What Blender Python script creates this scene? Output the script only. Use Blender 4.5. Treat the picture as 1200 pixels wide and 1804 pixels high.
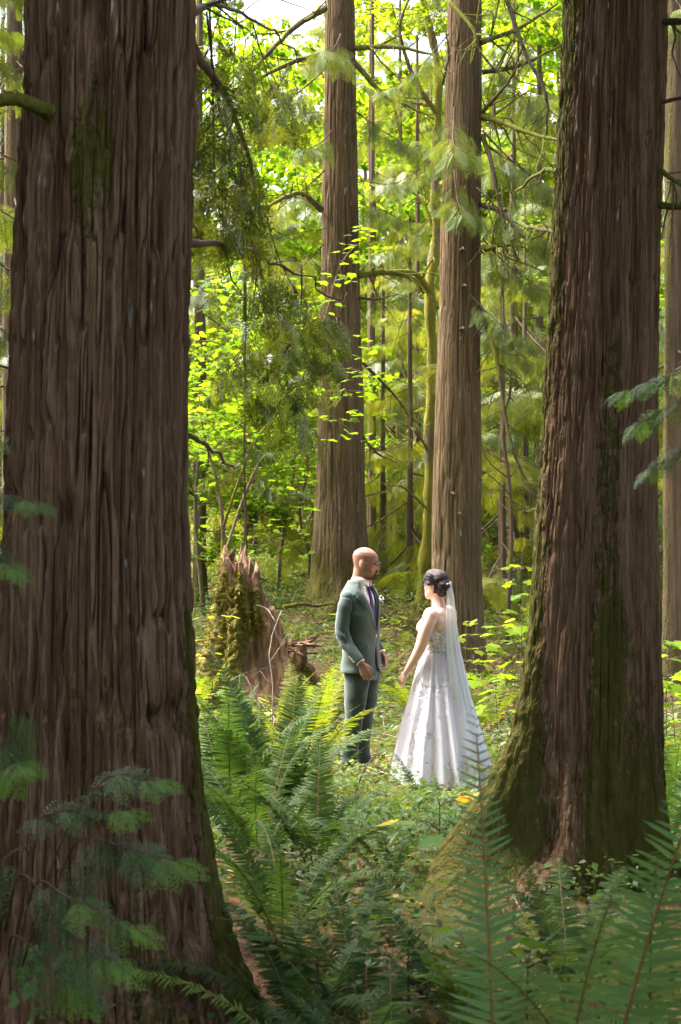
import bpy, bmesh, math, random
import numpy as np
from mathutils import Vector, Matrix, Euler

for o in list(bpy.data.objects):
    bpy.data.objects.remove(o)
scene = bpy.context.scene
col = scene.collection
R = math.radians

# ------------------------------------------------------------------ camera
CAM_Z = 1.6
cam_d = bpy.data.cameras.new('camera')
cam = bpy.data.objects.new('camera', cam_d)
col.objects.link(cam)
cam.location = (0, 0, CAM_Z)
cam.rotation_euler = (R(90), 0, 0)
cam_d.sensor_fit = 'VERTICAL'
cam_d.sensor_height = 36
cam_d.sensor_width = 24
cam_d.lens = 50
cam_d.clip_start = 0.05
cam_d.clip_end = 2000
cam_d.dof.use_dof = True
cam_d.dof.focus_distance = 11.2
cam_d.dof.aperture_fstop = 8.0
scene.camera = cam

# ------------------------------------------------------------------ sky and sun
SUN_EL, SUN_AZ = 58.0, -62.0          # azimuth measured from +Y (view direction) towards +X
w = bpy.data.worlds.new('World'); scene.world = w; w.use_nodes = True
nt = w.node_tree
sky = nt.nodes.new('ShaderNodeTexSky')
sky.sky_type = 'NISHITA'; sky.sun_disc = False
sky.sun_elevation = R(SUN_EL); sky.sun_rotation = R(SUN_AZ)
sky.air_density = 0.6; sky.dust_density = 9.0; sky.ozone_density = 1.0
bg = nt.nodes['Background']; bg.inputs['Strength'].default_value = 0.15
nt.links.new(sky.outputs['Color'], bg.inputs['Color'])
sun_d = bpy.data.lights.new('sun', 'SUN'); sun_d.energy = 2.3; sun_d.angle = R(28)
sun_d.color = (1.0, 0.96, 0.89)
sun = bpy.data.objects.new('sun', sun_d); col.objects.link(sun)
sd = Vector((math.sin(R(SUN_AZ))*math.cos(R(SUN_EL)), math.cos(R(SUN_AZ))*math.cos(R(SUN_EL)), math.sin(R(SUN_EL))))
sun.rotation_euler = (-sd).to_track_quat('-Z', 'Y').to_euler()
sun.location = sd*60
vs = scene.view_settings
vs.view_transform = 'Standard'; vs.look = 'None'; vs.gamma = 1.0; vs.exposure = 2.9
vs.use_curve_mapping = False
cy = scene.cycles
cy.use_denoising = True
cy.use_adaptive_sampling = True; cy.adaptive_threshold = 0.015
cy.max_bounces = 6; cy.diffuse_bounces = 4; cy.glossy_bounces = 2; cy.transmission_bounces = 5
cy.transparent_max_bounces = 8; cy.sample_clamp_indirect = 6.0
cy.caustics_reflective = False; cy.caustics_refractive = False

# ------------------------------------------------------------------ helpers
F_PX = 2505.0
def at(px, py, Y):
    """world point that lies at photo pixel (px,py) at distance Y"""
    return np.array([(px-600)/F_PX*Y, Y, CAM_Z+(902-py)/F_PX*Y])

_rs = np.random.RandomState(7)
_TAB = _rs.rand(4096)*2-1
def vnoise(P):
    P = np.asarray(P, dtype=np.float64)
    I = np.floor(P).astype(np.int64); f = P-I
    f = f*f*f*(f*(f*6-15)+10)
    def h(dx, dy, dz):
        x = (I[..., 0]+dx)*374761393 + (I[..., 1]+dy)*668265263 + (I[..., 2]+dz)*1274126177
        x = (x ^ (x >> 13))*1103515245
        return _TAB[(x ^ (x >> 16)) & 4095]
    a = h(0,0,0)*(1-f[...,0])+h(1,0,0)*f[...,0]
    b = h(0,1,0)*(1-f[...,0])+h(1,1,0)*f[...,0]
    c = h(0,0,1)*(1-f[...,0])+h(1,0,1)*f[...,0]
    d = h(0,1,1)*(1-f[...,0])+h(1,1,1)*f[...,0]
    e = a*(1-f[...,1])+b*f[...,1]; g = c*(1-f[...,1])+d*f[...,1]
    return e*(1-f[...,2])+g*f[...,2]
def fbm(P, o=3):
    P = np.asarray(P, float); s = 0; a = 1.0
    for k in range(o):
        s = s+a*vnoise(P+17.3*k); P = P*2.03; a *= .5
    return s
def sstep(a, b, x):
    t = np.clip((np.asarray(x, float)-a)/(b-a), 0, 1); return t*t*(3-2*t)

def ground_z(x, y):
    x = np.asarray(x, float); y = np.asarray(y, float)
    z = -0.47*sstep(5.2, 10.6, y)
    z = z + 0.72*sstep(12.2, 20.5, y)
    z = z + 0.30*np.exp(-(((x+1.1)/1.5)**2+((y-14.6)/1.7)**2))     # the stump's mound
    z = z + 0.22*np.exp(-(((x+0.1)/1.3)**2+((y-18.0)/1.6)**2))
    z = z + 0.02*np.maximum(y-24, 0)**1.25
    z = z + 0.10*np.maximum(np.abs(x)-6, 0)
    P = np.stack([x, y, 0*x], -1)
    z = z + 0.05*vnoise(P*0.9) + 0.025*vnoise(P*2.7+5)
    return z
def gz(x, y): return float(ground_z(np.array([x]), np.array([y]))[0])

def new_mesh(name, V, F, mat=None, smooth=False, attrs=None):
    """V (n,3); F (m,k) integer array, or a list of such arrays"""
    me = bpy.data.meshes.new(name)
    V = np.asarray(V, dtype=np.float32)
    Fs = [np.asarray(f, dtype=np.int32) for f in (F if isinstance(F, list) else [F]) if len(f)]
    me.vertices.add(len(V)); me.vertices.foreach_set('co', V.ravel())
    loops = np.concatenate([f.ravel() for f in Fs])
    sizes = np.concatenate([np.full(len(f), f.shape[1], np.int32) for f in Fs])
    starts = np.concatenate([[0], np.cumsum(sizes)[:-1]]).astype(np.int32)
    me.loops.add(len(loops)); me.loops.foreach_set('vertex_index', loops)
    me.polygons.add(len(sizes)); me.polygons.foreach_set('loop_start', starts)
    me.polygons.foreach_set('loop_total', sizes)
    if smooth: me.polygons.foreach_set('use_smooth', np.ones(len(sizes), bool))
    for k, a in (attrs or {}).items():
        at_ = me.attributes.new(k, 'FLOAT', 'POINT'); at_.data.foreach_set('value', np.asarray(a, np.float32))
    me.update(calc_edges=True)
    if mat: me.materials.append(mat)
    return me

def obj(name, me, parent=None, loc=None, rot=None, scale=None):
    o = bpy.data.objects.new(name, me); col.objects.link(o)
    if parent is not None: o.parent = parent
    if loc is not None: o.location = loc
    if rot is not None: o.rotation_euler = rot
    if scale is not None: o.scale = (scale,)*3 if np.isscalar(scale) else scale
    return o
def tag(o, label=None, cat=None, group=None, kind=None):
    if label: o['label'] = label
    if cat: o['category'] = cat
    if group: o['group'] = group
    if kind: o['kind'] = kind
    return o
def empty(name, loc=(0, 0, 0), label=None, cat=None, group=None):
    o = bpy.data.objects.new(name, None); col.objects.link(o)
    o.location = loc; o.empty_display_size = .1
    return tag(o, label, cat, group)

def tube_arrays(P, rad, n=8, cap=True, bumpy=0.0, seed=0):
    """closed tube along points P with radii"""
    P = np.asarray(P, float); m = len(P); rad = np.broadcast_to(np.asarray(rad, float), (m,))
    T = np.gradient(P, axis=0); T /= np.linalg.norm(T, axis=1)[:, None]+1e-9
    up = np.array([0, 0, 1.0]) if abs(T[0, 2]) < .9 else np.array([1.0, 0, 0])
    A = np.cross(T[0], up); A /= np.linalg.norm(A)
    V = []
    th = np.linspace(0, 2*np.pi, n, endpoint=False)
    for i in range(m):
        A = A-T[i]*A.dot(T[i]); A /= np.linalg.norm(A)+1e-9
        B = np.cross(T[i], A)
        rr = rad[i]*np.ones(n)
        ring = P[i]+np.outer(np.cos(th)*rr, A)+np.outer(np.sin(th)*rr, B)
        V.append(ring)
    V = np.concatenate(V)
    if bumpy:
        c = np.repeat(P, n, axis=0); d = V-c
        V = c+d*(1+bumpy*fbm(V*18+seed, 2))[:, None]
    i = np.arange(m-1)[:, None]*n; j = np.arange(n)[None]; k = (j+1) % n
    F = np.stack([i+j, i+k, i+n+k, i+n+j], -1).reshape(-1, 4)
    if cap:
        V = np.concatenate([V, [P[0]], [P[-1]]]); a, b = m*n, m*n+1
        c0 = np.stack([k[0], j[0], np.full(n, a), np.full(n, a)], -1)
        c1 = np.stack([(m-1)*n+j[0], (m-1)*n+k[0], np.full(n, b), np.full(n, b)], -1)
        T3 = np.concatenate([c0, c1])[:, :3]
        return V, F, T3
    return V, F, np.zeros((0, 3), int)
class Acc:
    """collects arrays into one mesh"""
    def __init__(s): s.V=[]; s.F={}; s.n=0; s.t=[]
    def add(s, V, *Fs, tint=None):
        V = np.asarray(V, float); s.V.append(V)
        for F in Fs:
            F = np.asarray(F)
            if len(F): s.F.setdefault(F.shape[1], []).append(F+s.n)
        s.t.append(np.full(len(V), .5) if tint is None else np.broadcast_to(np.asarray(tint, float), (len(V),)))
        s.n += len(V)
    def mesh(s, name, mat=None, smooth=False):
        return new_mesh(name, np.concatenate(s.V), [np.concatenate(f) for f in s.F.values()], mat, smooth, {'tint': np.concatenate(s.t)})
def tube(acc, P, rad, n=8, bumpy=0.0, seed=0, tint=None):
    acc.add(*tube_arrays(P, rad, n, True, bumpy, seed), tint=tint)
def curve_pts(ctrl, n=16):
    """Catmull-Rom through control points"""
    C = np.asarray(ctrl, float); C = np.concatenate([[2*C[0]-C[1]], C, [2*C[-1]-C[-2]]])
    out = []; m = len(C)-3
    for u in np.linspace(0, m-1e-6, n):
        i = int(u); t = u-i; p0, p1, p2, p3 = C[i:i+4]
        out.append(.5*((2*p1)+(-p0+p2)*t+(2*p0-5*p1+4*p2-p3)*t*t+(-p0+3*p1-3*p2+p3)*t**3))
    return np.array(out)
def stamp(acc, V, F, Ms, offs, tints, vt=None):
    """add many transformed copies of a template: V (k,3), F (m,q); Ms (N,3,3); offs (N,3)"""
    N = len(offs); k = len(V)
    W = np.einsum('nij,kj->nki', Ms, V)+np.asarray(offs)[:, None]
    FF = (np.asarray(F)[None]+(np.arange(N)*k)[:, None, None]).reshape(-1, F.shape[1])
    t = np.repeat(np.asarray(tints, float), k)
    if vt is not None: t = np.clip(t+np.tile(vt, N), 0, 1)
    acc.add(W.reshape(-1, 3), FF, tint=t)
def frames(D, U=None, roll=None):
    """rotation matrices whose x axis is D and z axis near U"""
    D = np.asarray(D, float); D = D/(np.linalg.norm(D, axis=1)[:, None]+1e-9)
    U = np.tile([0, 0, 1.0], (len(D), 1)) if U is None else np.asarray(U, float)
    Y = np.cross(U, D); ny = np.linalg.norm(Y, axis=1)[:, None]
    Y = np.where(ny < 1e-4, np.array([[0, 1.0, 0]]), Y/(ny+1e-9)); Z = np.cross(D, Y)
    if roll is not None:
        c, s = np.cos(roll)[:, None], np.sin(roll)[:, None]
        Y, Z = Y*c+Z*s, Z*c-Y*s
    return np.stack([D, Y, Z], -1)

# ------------------------------------------------------------------ materials
def mat_new(name):
    m = bpy.data.materials.new(name); m.use_nodes = True
    n = m.node_tree; n.nodes.clear()
    out = n.nodes.new('ShaderNodeOutputMaterial')
    return m, n, out
def nd(n, typ, **kw):
    x = n.nodes.new(typ)
    for k, v in kw.items():
        if k in x.inputs: x.inputs[k].default_value = v
        else: setattr(x, k, v)
    return x
def ramp(n, fac, stops):
    r = n.nodes.new('ShaderNodeValToRGB'); cr = r.color_ramp
    while len(cr.elements) < len(stops): cr.elements.new(.5)
    for e, (p, c) in zip(cr.elements, stops):
        e.position = p; e.color = (*c, 1) if len(c) == 3 else c
    n.links.new(fac, r.inputs['Fac']); return r.outputs['Color']
def mixc(n, fac, a, b, mode='MIX'):
    m = n.nodes.new('ShaderNodeMix'); m.data_type = 'RGBA'; m.blend_type = mode
    for s, v in ((m.inputs[0], fac), (m.inputs[6], a), (m.inputs[7], b)):
        if isinstance(v, (int, float)): s.default_value = v
        elif isinstance(v, tuple): s.default_value = (*v, 1)
        else: n.links.new(v, s)
    return m.outputs[2]
def mth(n, op, a, b=0.0, clamp=False):
    m = n.nodes.new('ShaderNodeMath'); m.operation = op; m.use_clamp = clamp
    for s, v in ((m.inputs[0], a), (m.inputs[1], b)):
        if isinstance(v, (int, float)): s.default_value = v
        else: n.links.new(v, s)
    return m.outputs[0]
def noise(n, vec, scale, detail=3, rough=.55, dist=0.0):
    x = nd(n, 'ShaderNodeTexNoise', Scale=scale, Detail=detail, Roughness=rough, Distortion=dist)
    if vec is not None: n.links.new(vec, x.inputs['Vector'])
    return x.outputs['Fac']
def mapped(n, scale, coord='Object', loc=(0, 0, 0)):
    tc = n.nodes.new('ShaderNodeTexCoord'); mp = n.nodes.new('ShaderNodeMapping')
    mp.inputs['Scale'].default_value = scale; mp.inputs['Location'].default_value = loc
    n.links.new(tc.outputs[coord], mp.inputs['Vector']); return mp.outputs['Vector']
def attr(n, name):
    a = n.nodes.new('ShaderNodeAttribute'); a.attribute_name = name; return a.outputs['Fac']
def bump(n, h, strength=.4, dist=.01):
    b = nd(n, 'ShaderNodeBump', Strength=strength, Distance=dist); n.links.new(h, b.inputs['Height']); return b.outputs['Normal']
def finish(n, out, color, rough=.8, normal=None, spec=.3, **kw):
    p = n.nodes.new('ShaderNodeBsdfPrincipled')
    if isinstance(color, tuple): p.inputs['Base Color'].default_value = (*color, 1)
    else: n.links.new(color, p.inputs['Base Color'])
    if isinstance(rough, (int, float)): p.inputs['Roughness'].default_value = rough
    else: n.links.new(rough, p.inputs['Roughness'])
    p.inputs['Specular IOR Level'].default_value = spec
    if normal is not None: n.links.new(normal, p.inputs['Normal'])
    for k, v in kw.items(): p.inputs[k.replace('_', ' ')].default_value = v
    n.links.new(p.outputs[0], out.inputs['Surface']); return p

def bark_mat(name, dark, mid, light, moss=(.085, .085, .012), fine=1.0, lichen=True, seed=0.0):
    m, n, out = mat_new(name)
    v = mapped(n, (26*fine, 26*fine, 1.0*fine), loc=(seed, seed*2, 0))
    v2 = mapped(n, (95*fine, 95*fine, 4.5*fine), loc=(seed, 0, 3))
    v3 = mapped(n, (1.3, 1.3, .7), loc=(seed, 4, 0))
    n1 = noise(n, v, 1.0, 3, .62); n2 = noise(n, v2, 1.0, 2, .65)
    n3 = noise(n, v3, 1.0, 2, .6)
    f = mth(n, 'ADD', mth(n, 'MULTIPLY', n1, .6), mth(n, 'MULTIPLY', n2, .4))
    c = ramp(n, f, [(.33, dark), (.47, mid), (.62, light)])
    c = mixc(n, ramp(n, n3, [(.35, (0, 0, 0)), (.7, (1, 1, 1))]), c, mixc(n, .30, c, (.27, .165, .105)))
    if lichen:
        vl = mapped(n, (30, 30, 5.5), loc=(seed+2, 1, 0))
        l = noise(n, vl, 1.0, 2, .5)
        l2 = noise(n, mapped(n, (2.2, 2.2, .9), loc=(9+seed, 0, 0)), 1.0, 2)
        lm = mth(n, 'MULTIPLY', ramp(n, l, [(.70, (0, 0, 0)), (.74, (1, 1, 1))]), ramp(n, l2, [(.45, (0, 0, 0)), (.6, (1, 1, 1))]))
        c = mixc(n, lm, c, (.42, .44, .38))
    # moss: the mask is grown per vertex, its ragged edge here
    vm = mapped(n, (40, 40, 16), loc=(seed, 7, 0))
    nm = noise(n, vm, 1.0, 2, .7)
    ms = ramp(n, mth(n, 'ADD', attr(n, 'moss'), mth(n, 'MULTIPLY', mth(n, 'SUBTRACT', nm, .5), 1.3)), [(.42, (0, 0, 0)), (.62, (1, 1, 1))])
    mc = mixc(n, n1, tuple(x*.55 for x in moss), tuple(x*1.6 for x in moss))
    c = mixc(n, mth(n, 'MULTIPLY', ms, .88), c, mc)
    hh = mth(n, 'ADD', mth(n, 'MULTIPLY', n2, .6), mth(n, 'ADD', mth(n, 'MULTIPLY', n1, .6), mth(n, 'MULTIPLY', mth(n, 'MULTIPLY', nm, ms), .9)))
    finish(n, out, c, .92, bump(n, hh, .9, .018), .12)
    return m

def leaf_mat(name, a, b, c, trans, tmix=.5, gloss=.12, hue_obj=.5, rough=.45):
    """a,b,c: colours along the per-leaf tint; trans: multiplier of the colour of light through the leaf"""
    m, n, out = mat_new(name)
    oi = n.nodes.new('ShaderNodeObjectInfo')
    f = mth(n, 'ADD', attr(n, 'tint'), mth(n, 'MULTIPLY', mth(n, 'SUBTRACT', oi.outputs['Random'], .5), hue_obj), True)
    colr = ramp(n, f, [(.05, a), (.5, b), (.95, c)])
    d = n.nodes.new('ShaderNodeBsdfDiffuse'); n.links.new(colr, d.inputs['Color'])
    t = n.nodes.new('ShaderNodeBsdfTranslucent')
    n.links.new(mixc(n, 1.0, colr, trans, 'MULTIPLY'), t.inputs['Color'])
    s = n.nodes.new('ShaderNodeMixShader'); s.inputs[0].default_value = tmix
    n.links.new(d.outputs[0], s.inputs[1]); n.links.new(t.outputs[0], s.inputs[2])
    g = nd(n, 'ShaderNodeBsdfGlossy', Roughness=rough); g.inputs['Color'].default_value = (.85, .95, .95, 1)
    fr = nd(n, 'ShaderNodeFresnel', IOR=1.4)
    s2 = n.nodes.new('ShaderNodeMixShader')
    n.links.new(mth(n, 'MULTIPLY', fr.outputs[0], gloss*.55, True), s2.inputs[0])
    n.links.new(s.outputs[0], s2.inputs[1]); n.links.new(g.outputs[0], s2.inputs[2])
    n.links.new(s2.outputs[0], out.inputs['Surface'])
    return m
def plain_mat(name, color, rough=.6, spec=.3, var=.25, scale=30, bstr=.2, bdist=.002, **kw):
    m, n, out = mat_new(name)
    nz = noise(n, mapped(n, (scale,)*3), 1.0, 4, .6)
    c = mixc(n, nz, tuple(x*(1-var) for x in color), tuple(min(1, x*(1+var)) for x in color))
    finish(n, out, c, rough, bump(n, nz, bstr, bdist), spec, **kw)
    return m

M = {}
M['bark_near'] = bark_mat('cedar_bark', (.024, .013, .005), (.104, .058, .028), (.25, .162, .098), moss=(.075, .075, .011), seed=0)
M['bark_right'] = bark_mat('cedar_bark_mossy', (.026, .015, .007), (.104, .061, .031), (.235, .155, .095), moss=(.062, .064, .010), seed=5)
M['bark_mid'] = bark_mat('cedar_bark_middle', (.034, .024, .011), (.088, .064, .032), (.17, .128, .074), moss=(.085, .085, .014), seed=11)
M['bark_far'] = bark_mat('cedar_bark_far', (.045, .034, .022), (.10, .076, .048), (.165, .13, .088), moss=(.11, .11, .02), seed=3, lichen=False)
M['bark_maple'] = bark_mat('mossy_maple_bark', (.06, .05, .035), (.14, .11, .08), (.24, .20, .15), moss=(.20, .19, .02), seed=8, lichen=False)
M['twig'] = bark_mat('dead_twig_bark', (.035, .026, .02), (.075, .055, .04), (.13, .10, .08), moss=(.13, .14, .02), seed=4, lichen=False)
M['twig_pale'] = plain_mat('pale_dead_twig', (.30, .24, .20), .8)
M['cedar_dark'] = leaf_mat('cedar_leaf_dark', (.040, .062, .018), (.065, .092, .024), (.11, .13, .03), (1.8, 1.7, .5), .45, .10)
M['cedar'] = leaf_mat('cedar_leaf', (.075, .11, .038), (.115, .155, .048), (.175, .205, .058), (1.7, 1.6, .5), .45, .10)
M['cedar_yellow'] = leaf_mat('cedar_leaf_sun_tinted', (.12, .165, .03), (.17, .215, .04), (.23, .25, .045), (1.8, 1.6, .45), .5, .06)  # paler, yellower copy of the cedar leaf: sunlight put into its colour
M['maple'] = leaf_mat('maple_leaf', (.09, .17, .014), (.135, .21, .016), (.20, .24, .018), (1.75, 1.95, .5), .58, .10)
M['maple_gold'] = leaf_mat('maple_leaf_yellow', (.10, .17, .014), (.15, .205, .016), (.23, .24, .02), (1.75, 1.85, .5), .58, .08)
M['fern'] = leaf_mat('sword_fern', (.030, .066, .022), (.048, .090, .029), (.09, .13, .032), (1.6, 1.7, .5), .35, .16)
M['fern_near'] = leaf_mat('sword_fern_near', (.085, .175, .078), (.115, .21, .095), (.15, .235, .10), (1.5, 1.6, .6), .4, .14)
M['fern_gold'] = leaf_mat('sword_fern_sun_tinted', (.07, .12, .015), (.11, .15, .02), (.17, .17, .025), (1.7, 1.7, .4), .45, .12)  # brighter copy of the fern leaf, the sun worked into its colour
M['rachis'] = plain_mat('fern_stem', (.16, .10, .035), .6)
M['cover'] = leaf_mat('ground_cover_leaf', (.04, .085, .02), (.085, .13, .025), (.19, .19, .035), (1.7, 1.6, .5), .42, .04, rough=.6)
M['litter'] = leaf_mat('fallen_leaf', (.10, .055, .03), (.20, .105, .05), (.33, .23, .08), (1.2, 1.1, .9), .12, .02)
M['broad'] = leaf_mat('broad_leaf', (.03, .085, .02), (.06, .12, .03), (.11, .16, .04), (1.8, 1.8, .5), .4, .10)
M['yellow'] = leaf_mat('yellow_leaf', (.30, .24, .02), (.45, .33, .02), (.42, .27, .05), (1.5, 1.3, .5), .4, .12)
M['moss'] = leaf_mat('moss_tuft', (.055, .053, .011), (.105, .096, .017), (.18, .15, .028), (1.3, 1.3, .6), .25, .03)
# ------------------------------------------------------------------ ground
def axis(a, b, fine, coarse_end, n_fine, n_c):
    return np.unique(np.concatenate([np.linspace(-coarse_end, a, n_c), np.linspace(a, b, n_fine), np.linspace(b, coarse_end, n_c)]))
gx = axis(-6, 6, 0, 160, 170, 14); gy = np.unique(np.concatenate([np.linspace(-60, 1, 10), np.linspace(1, 26, 340), np.linspace(26, 260, 40)]))
GX, GY = np.meshgrid(gx, gy)
GZ = ground_z(GX.ravel(), GY.ravel())
fine = np.exp(-np.maximum(0, np.abs(GX.ravel())-6))*(GY.ravel() > 1)*(GY.ravel() < 26)
GZ = GZ+fine*0.022*fbm(np.stack([GX.ravel()*9, GY.ravel()*9, 0*GZ], -1), 3)
nx = len(gx); ii = np.arange(len(gy)-1)[:, None]*nx; jj = np.arange(nx-1)[None]
GF = np.stack([ii+jj, ii+jj+1, ii+nx+jj+1, ii+nx+jj], -1).reshape(-1, 4)
m, n, out = mat_new('forest_floor')
v = mapped(n, (1, 1, 1))
a = noise(n, v, 1.1, 5, .6); b = noise(n, v, 14, 5, .7); c_ = noise(n, v, 60, 3, .7)
soil = ramp(n, b, [(.3, (.035, .024, .016)), (.5, (.10, .06, .035)), (.68, (.19, .115, .065))])
soil = mixc(n, ramp(n, c_, [(.5, (0, 0, 0)), (.7, (1, 1, 1))]), soil, (.22, .14, .075))
grn = ramp(n, b, [(.3, (.025, .04, .01)), (.6, (.08, .09, .018))])
cg = mixc(n, ramp(n, a, [(.40, (0, 0, 0)), (.55, (1, 1, 1))]), soil, grn)
finish(n, out, cg, .95, bump(n, mth(n, 'ADD', b, c_), .8, .03), .1)
M['ground'] = m
ground = tag(obj('ground', new_mesh('ground', np.stack([GX.ravel(), GY.ravel(), GZ], -1), GF, m, True)), kind='structure')
# ------------------------------------------------------------------ the big cedars
def trunk_mesh(name, table, mat, lobes=(), nth=300, zs=None, amp=.016, cell=.045, seed=0, moss=None, dense=True, mossamp=.01, lumpy=.02, zlob=None):
    """table rows (z, cx, cy, r) in the tree's own space; lobes (angle_deg, width_deg, reach, height)"""
    T = np.asarray(table, float); z = np.asarray(zs, float)
    cx, cyy, r = (np.interp(z, T[:, 0], T[:, k]) for k in (1, 2, 3))
    t = np.linspace(-1, 1, nth, endpoint=False)
    s = np.pi*(t*.5+.5*t**3) if dense else np.pi*t
    th = -np.pi/2+s
    TH, Z = np.meshgrid(th, z); Rr = np.repeat(r[:, None], nth, 1).copy()
    zb = z.min() if zlob is None else zlob
    for (ang, wd, reach, h) in lobes:
        d = (TH-R(ang)+np.pi) % (2*np.pi)-np.pi
        d = d+.25*vnoise(np.stack([Z*2.5, 0*Z+ang, 0*Z], -1))
        Rr += reach*np.exp(-np.maximum(Z-zb, 0)/h)*np.exp(-(d/R(wd))**2)
    R0 = r.mean()
    wz = vnoise(np.stack([np.cos(TH)*2.2+seed, np.sin(TH)*2.2, Z*1.0], -1))*.020+vnoise(np.stack([np.cos(TH)*6+seed, np.sin(TH)*6, Z*4], -1))*.004
    C, S = np.cos(TH+wz), np.sin(TH+wz)
    k = R0/cell
    n1 = vnoise(np.stack([C*k+seed, S*k, Z*.055/cell], -1))
    n2 = vnoise(np.stack([C*k*2.1+seed+9, S*k*2.1, Z*.13/cell], -1))
    n3 = vnoise(np.stack([C*k*.45+seed+3, S*k*.45, Z*.05/cell], -1))
    n4 = vnoise(np.stack([C*k*4.3, S*k*4.3+seed, Z*.5/cell], -1))
    gate = sstep(-.45, .25, vnoise(np.stack([C*k*.5+seed+31, S*k*.5, Z*.16/cell], -1)))
    d = -amp*np.exp(-(n1/.13)**2)*(.3+.7*gate)-amp*.5*np.exp(-(n2/.18)**2)+amp*.35*n3+amp*.14*n4+amp*.10*vnoise(np.stack([C*k*2.6+5, S*k*2.6+seed, Z*1.1/cell], -1))
    d += lumpy*vnoise(np.stack([C*1.6+seed, S*1.6, Z*.8], -1))
    X0, Y0 = np.cos(TH), np.sin(TH)
    ms = np.zeros_like(Z) if moss is None else np.clip(moss(TH, Z, n3), 0, 1)
    mn = fbm(np.stack([X0*Rr*26+seed, Y0*Rr*26, Z*20], -1), 2)
    d = d*(1-.5*ms)+ms*mossamp*(mn+.4)
    Rr += d
    V = np.stack([cx[:, None]+X0*Rr, cyy[:, None]+Y0*Rr, Z], -1).reshape(-1, 3)
    nz = len(z); i = np.arange(nz-1)[:, None]*nth; j = np.arange(nth)[None]; kk = (j+1) % nth
    F = np.stack([i+j, i+kk, i+nth+kk, i+nth+j], -1).reshape(-1, 4)
    return new_mesh(name, V, F, mat, True, {'moss': ms.ravel()})

def zspan(*segs):
    return np.unique(np.concatenate([np.linspace(a, b, n) for a, b, n in segs]))
def moss_noise(TH, Z, k=1.6, kz=.8, s=0): return vnoise(np.stack([np.cos(TH)*k+s, np.sin(TH)*k, Z*kz], -1))

def knot(name, acc_pts, rad, mat, parent, mossv=.6, seed=0, n=10):
    a = Acc(); tube(a, acc_pts, rad, n, .12, seed)
    me = a.mesh(name, mat, True); at_ = me.attributes.new('moss', 'FLOAT', 'POINT')
    at_.data.foreach_set('value', np.full(len(me.vertices), mossv, np.float32))
    return obj(name, me, parent)
def limb_mesh(name, pts, r0, r1, mat, n=8, seed=0, mossv=.5, bumpy=.18, m=18, twigs=0, tl=.35, rng=None):
    """a tapering branch, with its side twigs"""
    rng = rng or np.random.RandomState(seed+1)
    a = Acc(); P = curve_pts(pts, m); wob = np.cumsum(rng.randn(m, 3)*.012, 0)*np.linspace(0, 1, m)[:, None]
    P = P+wob*np.linalg.norm(P[-1]-P[0])*.5
    tube(a, P, np.linspace(r0, r1, m), n, bumpy, seed)
    for k in range(twigs):
        i = rng.randint(2, m-2); d = P[i+1]-P[i-1]; d /= np.linalg.norm(d)+1e-9
        q = rng.randn(3); q -= d*q.dot(d); q /= np.linalg.norm(q)
        L = tl*rng.uniform(.4, 1.3); dd = d*.6+q*.8
        Q = np.array([P[i], P[i]+dd*L*.4+[0, 0, .02*L], P[i]+dd*L*.8+rng.randn(3)*.1*L, P[i]+dd*L*1.1+rng.randn(3)*.15*L+[0, 0, -.25*L]])
        rr = max(.0025, (r0+(r1-r0)*i/m)*.4)
        tube(a, curve_pts(Q, 7), np.linspace(rr, rr*.3, 7), 5, .1, seed+k)
    me = a.mesh(name, mat, True); V = np.concatenate(a.V)
    ms = np.clip(mossv+.5*vnoise(V*5+seed), 0, 1)
    at_ = me.attributes.new('moss', 'FLOAT', 'POINT'); at_.data.foreach_set('value', ms.astype(np.float32))
    return me

# left foreground cedar
tl = empty('cedar_tree', (0, 0, 0), 'huge ridged brown cedar trunk filling the left side of the view', 'tree')
LX, LY = -0.80, 4.65
tl.location = (LX, LY, gz(LX, LY)-.06)
def moss_l(TH, Z, n3):
    nn = moss_noise(TH, Z, 2.2, 1.1, 3)
    right = np.exp(-((TH-R(-8))/.38)**2)*.55*sstep(2.2, .9, Z)
    left = np.exp(-((TH-R(-178))/.35)**2)*.55+np.exp(-((TH-R(182))/.35)**2)*.55
    top = np.exp(-((Z-2.8)/.30)**2)*np.exp(-((TH-R(-95))/.6)**2)*(.42+.5*moss_noise(TH, Z, 6, 3, 2))
    return .40*nn+.06+right+left+top+.28*sstep(.9, .1, Z)-.02
tab = [(-.2, .02, 0, .50), (.0, .02, 0, .47), (.35, .01, 0, .40), (.75, .0, 0, .355), (1.2, .0, 0, .325), (1.66, .005, 0, .305), (3.3, .05, 0, .285), (14, .2, .1, .16)]
obj('trunk', trunk_mesh('trunk', tab, M['bark_near'], [(-25, 30, .16, .22), (-75, 26, .10, .3), (-140, 30, .2, .3), (80, 40, .2, .3)],
    600, zspan((-.2, 3.6, 330), (3.6, 14, 30)), .040, .038, 1, moss_l), tl)
Z0 = tl.location[2]
p = at(70, 190, LY-.27)-np.array(tl.location)
knot('branch_stub', curve_pts([p+[.06, .1, -.01], p, p+[-.07, -.06, .012], p+[-.16, -.05, .0], p+[-.4, -.06, .01]], 16),
     [.036, .034, .028, .024, .023, .024, .022, .021, .022, .02, .02, .021, .02, .019, .02, .02], M['twig'], tl, .85, 3, 12)

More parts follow.
